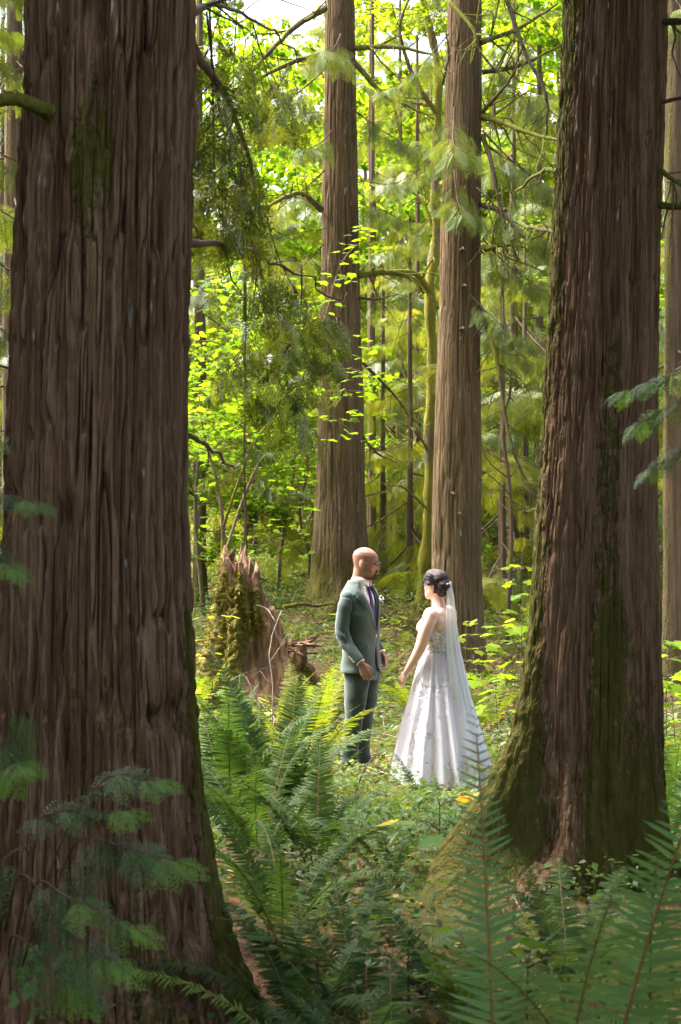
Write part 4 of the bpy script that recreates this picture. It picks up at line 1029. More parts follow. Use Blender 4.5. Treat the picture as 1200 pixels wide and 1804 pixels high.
# ------------------------------------------------------------------ seedlings and broad-leaved plants
def ovate(n=7):
    t = np.linspace(0, 1, n); w_ = .36*np.sin(math.pi*t**.75)**.9; V = [(0, 0, 0)]
    L_ = [(x, wv, -.10*x*x-.1*wv) for x, wv in zip(t, w_)]; Rr_ = [(x, -wv, -.10*x*x-.1*wv) for x, wv in zip(t, w_)]; mid = [(x, 0, .02-.10*x*x) for x in t]
    V = np.array(L_+mid+Rr_); F = []
    for i in range(n-1): F += [[i, n+i, n+i+1, i+1], [n+i, 2*n+i, 2*n+i+1, n+i+1]]
    return V, np.array(F)
OV = ovate(); OVM = {k: new_mesh('leaf', OV[0], OV[1], M[k], True, {'tint': np.full(len(OV[0]), .5)}) for k in ('broad', 'yellow', 'maple', 'cover')}
MLM = {k: new_mesh('leaf', LEAF[0], LEAF[1], M[k], False, {'tint': np.full(len(LEAF[0]), .5)}) for k in ('maple', 'maple_gold', 'yellow')}
def seedling(px, Y, h, tiers, per, size, label, key='maple', kind='maple', seed=0, lean=0.0, group=None, name='maple_seedling', py=None, yel=0.0):
    r = np.random.RandomState(seed); x_ = X(px, Y); root = empty(name, (x_, Y, gz(x_, Y)-.01), label, 'plant', group); a = Acc()
    top = np.array([lean, 0, h]); tube(a, curve_pts([(0, 0, 0), (lean*.3, .02, h*.5), tuple(top)], 8), np.linspace(.006, .002, 8), 5)
    for t_ in range(tiers):
        z_ = h*(.35+.65*(t_+1)/tiers); c0 = np.array([lean*(z_/h)**1.5, 0, z_])
        for q in range(per):
            az = r.uniform(0, 6.283); L_ = size*r.uniform(.7, 1.8); e = c0+np.array([math.cos(az)*L_, math.sin(az)*L_, r.uniform(-.02, .03)])
            tube(a, np.array([c0-[0, 0, .03], (c0+e)/2+[0, 0, .005], e]), [.0025, .002, .0015], 4)
            k_ = 'yellow' if r.rand() < yel else key; me = (MLM if kind == 'maple' else OVM)[k_]
            o = obj('leaf', me, root, tuple(e), (r.randn()*.25, r.uniform(-.1, .45), az+r.randn()*.3), size*r.uniform(.75, 1.3))
    obj('stem', mossed(a.mesh('stem', M['twig'], True), .3), root)
    return root
GS = 'bright maple seedlings around the couple'
seedling(905, 13.4, .95, 4, 6, .15, 'bright maple seedling with tiered leaves just right of the veil', 'maple', 'maple', 1, .05, GS)
seedling(878, 12.4, .62, 3, 6, .16, 'glowing broad-leaved seedling beside the veil\'s lower edge', 'maple', 'maple', 2, -.03, GS)
seedling(930, 14.5, 1.35, 6, 5, .12, 'tall thin maple seedling against the left edge of the right trunk', 'maple_gold', 'maple', 3, -.1, GS)
seedling(917, 12.8, 1.32, 4, 3, .12, 'sapling with oval green and yellow leaves by the right trunk', 'broad', 'oval', 4, .02, GS, 'leafy_sapling', yel=.3)
seedling(822, 12.9, 1.05, 6, 4, .085, 'pale thin-stemmed seedling in front of the cedar behind the bride', 'maple_gold', 'maple', 5, .1, GS)
seedling(845, 13.6, .8, 4, 5, .10, 'yellowish seedling behind the veil at waist height', 'maple_gold', 'maple', 6, .12, GS)
seedling(1195, 9.5, .9, 4, 6, .12, 'bright leafy shrub at the right edge below the cedar', 'maple', 'maple', 7, -.05, GS)
seedling(1175, 12, 1.0, 5, 6, .13, 'sunlit shrub seen right of the right trunk', 'maple', 'maple', 8, 0, GS)
seedling(372, 12.6, 1.05, 4, 4, .085, 'seedling with drooping yellow leaves left of the stump', 'cover', 'oval', 9, .04, GS, 'yellowing_seedling', yel=.55)
seedling(362, 11.6, .55, 2, 4, .13, 'pale broad-leaved plant with yellow leaves low left of the stump', 'cover', 'oval', 10, .03, GS, 'yellowing_seedling', yel=.3)
seedling(430, 12.2, .45, 2, 4, .12, 'low plant with one orange-yellow leaf before the stump', 'cover', 'oval', 11, 0, GS, 'yellowing_seedling', yel=.5)
seedling(620, 14.6, .7, 3, 6, .10, 'small leafy plant on the bank behind the groom', 'maple', 'maple', 12, 0, GS)
seedling(700, 15.2, .6, 3, 6, .10, 'yellow-green seedling on the bank between groom and bride', 'maple_gold', 'maple', 13, 0, GS)
seedling(775, 6.5, .34, 2, 5, .12, 'broad-leaved plant with a yellowing leaf left of the mossy root', 'broad', 'oval', 14, 0, None, 'broadleaf_plant', yel=.25)
seedling(720, 4.6, .30, 2, 4, .09, 'dark round-leaved plant below the mossy root', 'broad', 'oval', 15, 0, None, 'broadleaf_plant')
seedling(560, 4.2, .35, 2, 4, .10, 'shaded broad leaves at bottom centre left', 'broad', 'oval', 16, 0, None, 'broadleaf_plant')
seedling(930, 3.9, .40, 2, 5, .10, 'shaded broad leaves between the two near fern fronds', 'broad', 'oval', 17, 0, None, 'broadleaf_plant')
seedling(1130, 2.0, .72, 2, 6, .085, 'blurred bright leaves at the very bottom right corner', 'cover', 'oval', 18, 0, None, 'broadleaf_plant')
# pale dead stems by the stump
for k, (pix, lab) in enumerate([([(478, 1360, 10.5), (480, 1230, 10.6), (476, 1140, 10.7), (498, 1075, 10.8)], 'pale bare dead stem standing in front of the stump'),
        ([(350, 1130, 11), (420, 1190, 10.6), (470, 1260, 10.3), (520, 1310, 10)], 'dark dead twig leaning across the fern bed left of the stump'),
        ([(618, 1400, 9.6), (640, 1360, 9.6), (662, 1330, 9.6), (690, 1318, 9.6)], 'thin dead twig between the groom\'s and bride\'s feet')]):
    b0 = at(*pix[0]); b0[2] = min(b0[2], gz(b0[0], b0[1])+.02); pts = [at(*q)-b0 for q in pix]; pts[0] = np.zeros(3)
    o = obj('dead_stem', limb_mesh('dead_stem', pts, .008, .003, M['twig_pale'] if k == 0 else M['twig'], 6, k, .0, m=20, twigs=(8, 6, 2)[k], tl=(.3, .3, .1)[k]), None, tuple(b0)); tag(o, lab, 'twig')

# ------------------------------------------------------------------ ground cover, litter, twigs
rg = np.random.RandomState(12)
def scatter(n, y0, y1, dens=None, xlim=.30, seed=0):
    r = np.random.RandomState(seed); y_ = np.sqrt(r.uniform(y0**2, y1**2, n)); x_ = r.uniform(-1, 1, n)*(xlim*y_+.5)
    if dens is not None:
        k = r.rand(n) < dens(x_, y_); x_, y_ = x_[k], y_[k]
    return x_, y_
def clumpy(x_, y_): return np.clip(.7+1.1*vnoise(np.stack([x_*.9, y_*.9, 0*x_+4], -1)), 0.05, 1)
keep_out = lambda x_, y_: 1.0*(((x_-LX)**2+(y_-LY)**2) > .35)*(((x_-RX)**2+(y_-RY)**2) > .16)*((np.abs((x_-RX)*.63-(y_-RY)*.777) > .2) | (x_ > RX) | (x_ < .35))
a = Acc()
for (n_, y0, y1, h0, h1, sz, sd) in ((5200, 2.2, 8, .03, .20, .027, 1), (9500, 7.0, 11.6, .04, .26, .036, 2), (9500, 11, 22, .05, .32, .050, 3), (2200, 20, 40, .1, .5, .09, 4)):
    x_, y_ = scatter(n_, y0, y1, lambda x, y: clumpy(x, y)*keep_out(x, y), seed=sd); z_ = ground_z(x_, y_); r = np.random.RandomState(sd+50)
    for q in range(5):
        hh = r.uniform(h0, h1, len(x_))*(.55+.45*clumpy(x_, y_)); az = r.uniform(0, 6.283, len(x_)); rr = r.uniform(.01, .09, len(x_))*(1+y0*.04)
        P_ = np.stack([x_+np.cos(az)*rr, y_+np.sin(az)*rr, z_+hh], -1); D = np.stack([np.cos(az), np.sin(az), r.randn(len(x_))*.3-.1], -1)
        N_ = np.stack([r.randn(len(x_))*.35, r.randn(len(x_))*.35, np.ones(len(x_))], -1); L_ = sz*r.uniform(.6, 1.6, len(x_))
        V, F = rhomb(P_, D, N_, L_, L_*r.uniform(.4, .75, len(x_)), .15); yg = np.clip(.35-.25*sstep(9, 6.5, y_)+.5*vnoise(np.stack([x_*1.3, y_*1.3, 0*x_+9], -1))+r.randn(len(x_))*.15, 0, 1)
        a.add(V, F, tint=np.repeat(yg, 4))
    st_ = r.rand(len(x_)) < .5
    P_ = np.stack([x_, y_, z_-.01], -1)[st_]; a.add(*rhomb(P_, np.stack([r.randn(len(P_))*.2, r.randn(len(P_))*.2, np.ones(len(P_))], -1), r.randn(len(P_), 3), r.uniform(h0, h1, len(P_)), np.full(len(P_), .004)), tint=.8)
tag(obj('ground_cover', a.mesh('ground_cover', M['cover'])), kind='stuff')
a = Acc(); x_, y_ = scatter(15000, 2, 26, keep_out, seed=9); z_ = ground_z(x_, y_)+.012+rg.rand(len(x_))*.02; n_ = len(x_)
V, F = rhomb(np.stack([x_, y_, z_], -1), np.stack([rg.randn(n_), rg.randn(n_), rg.randn(n_)*.25], -1), np.stack([rg.randn(n_)*.4, rg.randn(n_)*.4, np.ones(n_)], -1), rg.uniform(.03, .09, n_), rg.uniform(.02, .055, n_), .05)
a.add(V, F, tint=np.repeat(rg.rand(n_)**1.3, 4)); tag(obj('leaf_litter', a.mesh('leaf_litter', M['litter'])), kind='stuff')
a = Acc(); x_, y_ = scatter(1500, 2.2, 20, keep_out, seed=14)
for xx_, yy_ in zip(x_, y_):
    az = rg.uniform(0, 6.283); L_ = rg.uniform(.12, .55); zz0 = gz(xx_, yy_)+.02; d_ = np.array([math.cos(az), math.sin(az), rg.uniform(-.05, .3)])*L_
    tube(a, np.array([[xx_, yy_, zz0], np.array([xx_, yy_, zz0])+d_*.5+rg.randn(3)*.02, np.array([xx_, yy_, zz0])+d_]), [.004, .0035, .002], 4)
tag(obj('fallen_twigs', mossed(a.mesh('fallen_twigs', M['twig_pale']), 0)), kind='stuff')
# ------------------------------------------------------------------ people
def ell(c, r, nu=20, nv=14, rot=None):
    th = np.linspace(0, 2*np.pi, nu, endpoint=False); ph = np.linspace(-np.pi/2+.12, np.pi/2-.12, nv)
    T, P_ = np.meshgrid(th, ph); V = np.stack([np.cos(T)*np.cos(P_)*r[0], np.sin(T)*np.cos(P_)*r[1], np.sin(P_)*r[2]], -1).reshape(-1, 3)
    V = np.concatenate([V, [[0, 0, -r[2]], [0, 0, r[2]]]])
    i = np.arange(nv-1)[:, None]*nu; j = np.arange(nu)[None]; k = (j+1) % nu
    F = np.stack([i+j, i+k, i+nu+k, i+nu+j], -1).reshape(-1, 4); j = j[0]; k = k[0]; a, b = nu*nv, nu*nv+1
    T3 = np.concatenate([np.stack([k, j, np.full(nu, a)], -1), np.stack([(nv-1)*nu+j, (nv-1)*nu+k, np.full(nu, b)], -1)])
    if rot is not None: V = V@np.array(Euler(rot).to_matrix()).T
    return V+np.array(c), F, T3
def loft(rings, n=40, cap=True, sub=4, p=1.0):
    """rings: rows (z, cx, cy, rx, ry) stacked upwards, interpolated smoothly"""
    A = curve_pts(rings, (len(rings)-1)*sub+1) if sub > 1 else np.asarray(rings, float)
    th = np.linspace(0, 2*np.pi, n, endpoint=False); c, s = np.cos(th), np.sin(th)
    c = np.sign(c)*np.abs(c)**p; s = np.sign(s)*np.abs(s)**p
    V = np.concatenate([np.stack([r_[1]+r_[3]*c, r_[2]+r_[4]*s, 0*c+r_[0]], -1) for r_ in A]); m_ = len(A)
    i = np.arange(m_-1)[:, None]*n; j = np.arange(n)[None]; k = (j+1) % n
    F = np.stack([i+j, i+k, i+n+k, i+n+j], -1).reshape(-1, 4)
    if not cap: return V, F
    V = np.concatenate([V, [A[0][[1, 2, 0]]], [A[-1][[1, 2, 0]]]]); j = j[0]; k = k[0]
    T3 = np.concatenate([np.stack([k, j, np.full(n, m_*n)], -1), np.stack([(m_-1)*n+j, (m_-1)*n+k, np.full(n, m_*n+1)], -1)])
    return V, F, T3
def remesh(acc, name, voxel, mat, smooth_it=4, smf=.5):
    me = acc.mesh('tmp'); o = bpy.data.objects.new('tmp', me); col.objects.link(o)
    m_ = o.modifiers.new('r', 'REMESH'); m_.mode = 'VOXEL'; m_.voxel_size = voxel; m_.use_smooth_shade = True
    if smooth_it:
        s_ = o.modifiers.new('s', 'SMOOTH'); s_.factor = smf; s_.iterations = smooth_it
    dg = bpy.context.evaluated_depsgraph_get(); ev = o.evaluated_get(dg)
    out_ = bpy.data.meshes.new_from_object(ev, depsgraph=dg); out_.name = name
    bpy.data.objects.remove(o); out_.materials.clear(); out_.materials.append(mat)
    out_.polygons.foreach_set('use_smooth', np.ones(len(out_.polygons), bool))
    return out_
HEADT = np.array([(.0, .084, .02, .034), (.012, .093, -.02, .050), (.03, .095, -.05, .060), (.055, .095, -.068, .065), (.085, .094, -.080, .068), (.115, .092, -.089, .071),
    (.145, .097, -.096, .073), (.175, .092, -.098, .073), (.20, .074, -.088, .066), (.22, .046, -.064, .05), (.231, .02, -.038, .03)])
def head_pts(TH, Z, off=0.0, fem=0.0):
    xf, xb, w_ = (np.interp(Z, HEADT[:, 0], HEADT[:, k]) for k in (1, 2, 3))
    c, s = np.cos(TH), np.sin(TH); cx = (xf+xb)/2; a = (xf-xb)/2+off; w_ = w_*(1-.04*fem)+off
    x = cx+a*np.sign(c)*np.abs(c)**.92; y = w_*np.sign(s)*np.abs(s)**.88
    g = lambda z0, sz, y0, sy: np.exp(-((Z-z0)/sz)**2)*np.exp(-((np.abs(y)-y0)/sy)**2)*(c > 0)
    nose = np.exp(-(y/.0105)**2)*(c > 0)*np.interp(Z, [.064, .072, .082, .10, .125, .135], [0, .016, .025, .015, .006, 0])*(1-.15*fem)
    x = x+nose+.006*g(.052, .006, 0, .02)+.005*g(.040, .006, 0, .018)-.010*g(.120, .012, .032, .015)+.005*(1-fem)*g(.138, .007, .025, .025)+.004*g(.1, .015, .045, .014)-.005*g(.030, .006, 0, .02)
    y = y*(1+.05*g(.1, .02, .06, .03))
    return np.stack([x, y, Z], -1)
def head_arrays(nu=72, nv=64, fem=0.0):
    z = np.linspace(0.0, .2305, nv); th = np.linspace(0, 2*np.pi, nu, endpoint=False); th = th-.35*np.sin(th)
    TH, Z = np.meshgrid(th, z); V = head_pts(TH, Z, 0, fem).reshape(-1, 3)
    i = np.arange(nv-1)[:, None]*nu; j = np.arange(nu)[None]; k = (j+1) % nu
    F = np.stack([i+j, i+k, i+nu+k, i+nu+j], -1).reshape(-1, 4); j = j[0]; k = k[0]
    V = np.concatenate([V, [V[:nu].mean(0)], [[-.01, 0, .236]]])
    T3 = np.concatenate([np.stack([k, j, np.full(nu, nu*nv)], -1), np.stack([(nv-1)*nu+j, (nv-1)*nu+k, np.full(nu, nu*nv+1)], -1)])
    return V, F, T3
def xf(V, Mx): return np.asarray(V)@np.array(Mx.to_3x3()).T+np.array(Mx.translation)
def chain(acc, pts, rad, n=14, m_=None):
    P_ = curve_pts(pts, m_ or len(pts)*4); r_ = np.interp(np.linspace(0, 1, len(P_)), np.linspace(0, 1, len(rad)), rad)
    acc.add(*tube_arrays(P_, r_, n)); acc.add(*ell(P_[0], (r_[0],)*3, 12, 8)); acc.add(*ell(P_[-1], (r_[-1],)*3, 12, 8))
def hand(acc, wrist, d, nrm, thumb, curl=25, s=1.0, fan=5.0):
    """palm, four bent fingers and a thumb; nrm = back-of-hand normal; thumb = +1/-1 along the side axis"""
    d = np.array(d, float); d /= np.linalg.norm(d); nrm = np.array(nrm, float); nrm -= d*nrm.dot(d); nrm /= np.linalg.norm(nrm)
    sd = np.cross(nrm, d)*thumb; w_ = np.array(wrist, float)
    B = np.stack([sd, nrm, d], 1)                                    # local x=side (thumb), y=back, z=fingers
    pv, pf, pt = loft([(-.02, 0, 0, .026, .019), (.0, 0, 0, .027, .018), (.03, .003, 0, .038, .0165), (.065, .002, .0, .042, .0145), (.092, 0, .0, .040, .012)], 22, p=.85)
    acc.add(pv*s@B.T+w_, pf, pt)
    for off, L, ph in ((.031, .070, 0), (.0105, .080, 3), (-.0105, .075, 5), (-.031, .060, 9)):
        b = np.array([off, -.002, .086]); pts = [b]; ang = R(8+ph); yaw = R(fan)*off/.03
        for k, f in enumerate((.42, .32, .26)):
            ang += R(curl*(1.0 if k else .7)+ph*.5)
            dv = np.array([math.sin(yaw)*math.cos(ang), -math.sin(ang), math.cos(ang)*math.cos(yaw)]); pts.append(pts[-1]+dv*L*f)
        chain(acc, [np.array(q)*s@B.T+w_ for q in pts], np.array([.0088, .0084, .0076, .0064])*s, 10, 10)
    tp = [(.022, -.004, .018), (.043, -.010, .042), (.050, -.018, .068), (.046, -.024, .090)]
    chain(acc, [np.array(q)*s@B.T+w_ for q in tp], np.array([.0135, .0115, .0095, .0078])*s, 10, 10)
def grid_faces(nu, nv, wrap=False):
    i = np.arange(nv-1)[:, None]*nu; j = np.arange(nu if wrap else nu-1)[None]; k = (j+1) % nu
    return np.stack([i+j, i+k, i+nu+k, i+nu+j], -1).reshape(-1, 4)
def solid(o, th, off=0.0):
    s_ = o.modifiers.new('thickness', 'SOLIDIFY'); s_.thickness = th; s_.offset = off; return o

def skin_mat(name, col_, sss=.12):
    m, n, out = mat_new(name); nz = noise(n, mapped(n, (22,)*3), 1.0, 3)
    c = mixc(n, nz, tuple(x*.88 for x in col_), (min(1, col_[0]*1.1), col_[1]*1.03, col_[2]*1.02))
    p_ = finish(n, out, c, .48, bump(n, noise(n, mapped(n, (250,)*3), 1.0, 2), .1, .001), .35)
    p_.inputs['Subsurface Weight'].default_value = sss; p_.inputs['Subsurface Radius'].default_value = (.012, .005, .003); p_.inputs['Subsurface Scale'].default_value = 1.0
    return m
def cloth_mat(name, col_, weave=420, var=.18, rough=.85, sheen=.2):
    m, n, out = mat_new(name); v = mapped(n, (weave, weave, weave*.35)); a_ = noise(n, v, 1.0, 2, .6); b_ = noise(n, mapped(n, (7, 7, 4)), 1.0, 3)
    c = mixc(n, a_, tuple(x*(1-var) for x in col_), tuple(x*(1+var*1.5) for x in col_))
    p_ = finish(n, out, c, rough, bump(n, mth(n, 'ADD', mth(n, 'MULTIPLY', a_, .25), b_), .35, .012), .2)
    p_.inputs['Sheen Weight'].default_value = sheen
    return m
SK1 = skin_mat('skin_warm_brown', (.28, .152, .105)); SK2 = skin_mat('skin_fair', (.78, .52, .42))
SUIT = cloth_mat('green_wool_suit', (.049, .074, .068)); TROU = cloth_mat('dark_green_wool_trousers', (.035, .053, .049)); VEST = cloth_mat('dark_waistcoat', (.03, .05, .045))
WHITE = cloth_mat('white_shirt', (.80, .80, .84), 300, .03, .7); TIE = cloth_mat('purple_tie', (.042, .018, .115), 300, .2, .5)
BEARD = plain_mat('dark_beard', (.035, .022, .017), .8, .2, .4, 400, .5, .003); METAL = plain_mat('dark_metal', (.06, .05, .045), .35, .5, .1)
STUB = plain_mat('short_dark_beard', (.055, .032, .024), .85, .15, .5, 420, .5, .003)
BUTTON = plain_mat('horn_button', (.62, .53, .36), .4); SHOE = plain_mat('brown_leather_shoe', (.09, .045, .025), .4)
m, n, out = mat_new('lens_glass'); g_ = nd(n, 'ShaderNodeBsdfGlossy', Roughness=.05); t_ = n.nodes.new('ShaderNodeBsdfTransparent'); s_ = n.nodes.new('ShaderNodeMixShader'); s_.inputs[0].default_value = .14
n.links.new(t_.outputs[0], s_.inputs[1]); n.links.new(g_.outputs[0], s_.inputs[2]); n.links.new(s_.outputs[0], out.inputs['Surface']); LENS = m

def curved_sheet(name, P_, nu, nv, mat, parent, th=.004):
    return solid(obj(name, new_mesh(name, np.asarray(P_).reshape(-1, 3), grid_faces(nu, nv), mat, True), parent), th)

# ---- groom
YG = 11.15; gxw = X(634, YG)
gr = empty('person', (gxw, YG, gz(gxw, YG)+.025), 'bald bearded man in green suit and purple tie facing the bride', 'person')
gr.rotation_euler = (0, 0, R(-31))
body = Acc()
HM = Matrix.Translation((.040, .0, 1.528)) @ Euler((0, R(4), R(19))).to_matrix().to_4x4() @ Matrix.Scale(1.04, 4)
hv, hf, ht = head_arrays(); body.add(xf(hv, HM), hf, ht)
for sd in (-1, 1):
    body.add(xf(ell((-.012, sd*.074, .108), (.021, .010, .035), 14, 10, (0, R(-14), R(sd*22)))[0], HM), *ell((0, 0, 0), (1, 1, 1), 14, 10)[1:])
    body.add(xf(ell((-.010, sd*.078, .092), (.010, .007, .012), 12, 8)[0], HM), *ell((0, 0, 0), (1, 1, 1), 12, 8)[1:])
body.add(*loft([(1.40, -.02, 0, .075, .10), (1.46, -.01, 0, .066, .075), (1.52, .008, 0, .070, .070), (1.58, .020, 0, .071, .068), (1.64, .028, 0, .07, .066)], 32))
body.add(*loft([(.80, .01, 0, .095, .125), (.95, .01, 0, .095, .125), (1.1, 0, 0, .095, .125), (1.25, 0, 0, .10, .14), (1.36, -.01, 0, .085, .13), (1.42, -.015, 0, .07, .10)], 36))
arms = {-1: [(-.015, -.158, 1.375), (-.035, -.188, 1.25), (-.035, -.205, 1.10), (.045, -.207, .985), (.135, -.205, .885)], 1: [(-.015, .158, 1.375), (-.03, .19, 1.25), (-.035, .205, 1.10), (.03, .205, 1.0), (.085, .198, .93)]}
for sd in (-1, 1):
    chain(body, arms[sd], [.038, .040, .036, .032, .026], 14, 24)
hand(body, arms[-1][-1], (.42, .02, -.90), (.25, -.95, .1), 1, 26, 1.0, 3)
hand(body, arms[1][-1], (.30, -.10, -.9), (.35, .9, .1), -1, 30, 1.0, 3)
for sd in (-1, 1):
    chain(body, [(.01, sd*.076, .86), (.0, sd*.08, .5), (-.04, sd*.085, .08)], [.07, .048, .036], 14, 20)
    body.add(*ell((.03, sd*.087, .042), (.10, .036, .028)))
obj('body', remesh(body, 'body', .0048, SK1, 3), gr)
def on_head(V): return xf(V, HM)
# eyes, brows, beard, glasses
for sd in (-1, 1):
    a = Acc(); v, f, t3 = ell((.0795, sd*.032, .1195), (.0105, .0125, .0085)); a.add(on_head(v), f, t3); obj('eye', a.mesh('eye', plain_mat('eye', (.12, .08, .06), .2, .5), True), gr)
    a = Acc(); q = [(.101-abs(y_-.03)*.25, sd*y_, .1365-abs(y_-.03)*.15) for y_ in (.012, .022, .035, .048)]; tube(a, on_head(curve_pts(q, 9)), [.002, .0035, .004, .004, .004, .004, .0035, .003, .0015], 6); obj('eyebrow', a.mesh('eyebrow', BEARD, True), gr)
nu, nv = 60, 26; TH, Z = np.meshgrid(np.linspace(-1.9, 1.9, nu), np.linspace(.003, .075, nv)); B_ = head_pts(TH, Z, .0020)
y_ = np.abs(B_[..., 1]); keepv = ((Z < .040-.006*np.cos(TH*2)) & (y_ < .045)) | ((np.abs(Z-.0625) < .0085-.10*np.maximum(y_-.016, 0)) & (y_ < .033)) | ((y_ > .021) & (y_ < .034) & (Z < .066) & (TH > -1.3) & (TH < 1.3))
keepv |= (Z < .012) & (y_ < .05)
F = grid_faces(nu, nv); F = F[keepv.ravel()[F].all(1)]
solid(obj('beard', new_mesh('beard', on_head(B_.reshape(-1, 3)), F, STUB, True), gr), .003, 1)
nu, nv = 70, 14; TH, Z = np.meshgrid(np.linspace(0, 2*np.pi, nu), np.linspace(.01, .1, nv))
gl = obj('glasses', None, gr); a = Acc()
for sd in (-1, 1):
    th = np.linspace(0, 2*np.pi, 25); rim_ = np.stack([.112-.010*np.abs(np.cos(th)*.5+.5)*0-.006*np.abs(np.sin(0*th)), sd*.034+.0245*np.cos(th), .115+.0175*np.sin(th)], -1); rim_[:, 0] -= .35*np.maximum(np.abs(rim_[:, 1])-.03, 0)
    tube(a, on_head(rim_), .0027, 6)
    tube(a, on_head(curve_pts([(.103, sd*.059, .122), (.07, sd*.076, .123), (.02, sd*.080, .121), (-.018, sd*.082, .116)], 10)), .0021, 6)
    l_ = Acc(); c0 = on_head(rim_); l_.add(np.concatenate([c0[:-1], [c0.mean(0)]]), np.array([[i, (i+1) % 24, 24] for i in range(24)])); obj('lens', l_.mesh('lens', LENS), gl)
tube(a, on_head(curve_pts([(.112, -.011, .118), (.117, 0, .121), (.112, .011, .118)], 7)), .0018, 6)
gl.data = None
bpy.data.objects.remove(gl.children[0]) if False else None
gf = obj('glasses', a.mesh('glasses', METAL, True), gr)
for c_ in list(gl.children): c_.parent = gf
bpy.data.objects.remove(gl)
# shirt, collar, tie, waistcoat
obj('shirt', new_mesh('shirt', *[x for x in loft([(1.0, .008, 0, .106, .14), (1.15, .008, 0, .106, .14), (1.28, .004, 0, .112, .15), (1.38, -.004, 0, .104, .145), (1.45, -.012, 0, .084, .10), (1.495, -.004, 0, .073, .077)], 48, False)], WHITE, True), gr)
nu, nv = 48, 6; th = np.linspace(.16, 2*np.pi-.16, nu); P_ = []
for v_ in np.linspace(0, 1, nv):
    P_.append(np.stack([-.004+.022*v_+(.0725-.003*v_)*np.cos(th), (.076-.006*v_)*np.sin(th), 1.488+.052*v_-.018*(1-v_)*np.cos(th)-.030*v_*np.cos(th)**3*(np.cos(th) > 0)], -1))
for v_ in np.linspace(0, 1, 3):
    P_.append(np.stack([.018-.008*v_+(.0745+.007*v_)*np.cos(th), (.074+.006*v_)*np.sin(th), 1.540-.034*v_-.030*np.cos(th)**3*(np.cos(th) > 0)-.010*v_*(np.cos(th) > 0)*np.cos(th)], -1))
curved_sheet('collar', P_, nu, nv+3, WHITE, gr, .003)
def chest_x(z): return np.interp(z, [1.0, 1.15, 1.28, 1.38, 1.45, 1.50], [.119, .119, .121, .106, .083, .078])
P_ = []; zt = np.linspace(1.49, 1.05, 24)
for z_ in zt:
    wd = np.interp(z_, [1.05, 1.25, 1.455, 1.462, 1.475, 1.49], [.042, .034, .017, .02, .021, .015]); pr = np.interp(z_, [1.05, 1.455, 1.462, 1.49], [.004, .006, .014, .012])
    for s_ in (-1, -.5, 0, .5, 1): P_.append((chest_x(z_)+pr-.012*abs(s_)**2*(wd/.03), s_*wd, z_))
curved_sheet('tie', P_, 5, 24, TIE, gr, .004)
def torso(z, TH, k=1.0):
    T_ = np.array([(.78, .010, .138, .176), (.82, .010, .137, .177), (.92, .012, .132, .170), (1.02, .014, .127, .163), (1.12, .014, .128, .165), (1.25, .008, .131, .178), (1.36, -.002, .126, .186), (1.41, -.010, .114, .180), (1.445, -.016, .100, .148), (1.485, -.012, .089, .104), (1.515, -.006, .083, .086)])
    cx_, rx, ry = (np.interp(z, T_[:, 0], T_[:, i_]) for i_ in (1, 2, 3)); c, s = np.cos(TH), np.sin(TH)
    return cx_+rx*k*np.sign(c)*np.abs(c)**.9, ry*k*np.sign(s)*np.abs(s)**.9
def wrap_sheet(z0, z1, nz_, nu, openf, k=1.0, wrinkle=0.0, seed=0):
    z = np.linspace(z0, z1, nz_); P_ = []
    for z_ in z:
        o_ = openf(z_); th = np.linspace(o_[0], 2*np.pi-o_[1], nu); x_, y_ = torso(z_, th, k); q = np.stack([x_, y_, 0*x_+z_], -1)
        if wrinkle:
            d_ = fbm(np.stack([x_*6+z_*5+seed, y_*6, 0*x_+z_*9], -1), 2)*wrinkle; q[:, :2] *= (1+d_/.17)[:, None]
        P_.append(q)
    return np.array(P_)
vo = lambda z: ((np.interp(z, [1.0, 1.18, 1.30, 1.42, 1.5], [.02, .02, .14, .45, .9]),)*2)
curved_sheet('waistcoat', wrap_sheet(.98, 1.47, 40, 70, vo, .935), 70, 40, VEST, gr, .004)
def jo(z):
    r_ = np.interp(z, [.78, .86, 1.0, 1.10, 1.16, 1.28, 1.40, 1.47, 1.515], [.34, .12, -.03, -.06, .05, .22, .50, .78, 1.0])
    l_ = np.interp(z, [.78, .86, 1.0, 1.10, 1.16, 1.28, 1.40, 1.47, 1.515], [.34, .14, .05, .06, .10, .24, .50, .78, 1.0])
    return (l_, r_)     # first value: his left edge (theta > 0), second: his right edge
jk = curved_sheet('jacket', wrap_sheet(.80, 1.512, 90, 110, jo, 1.0, .010, 3), 110, 90, SUIT, gr, .006)
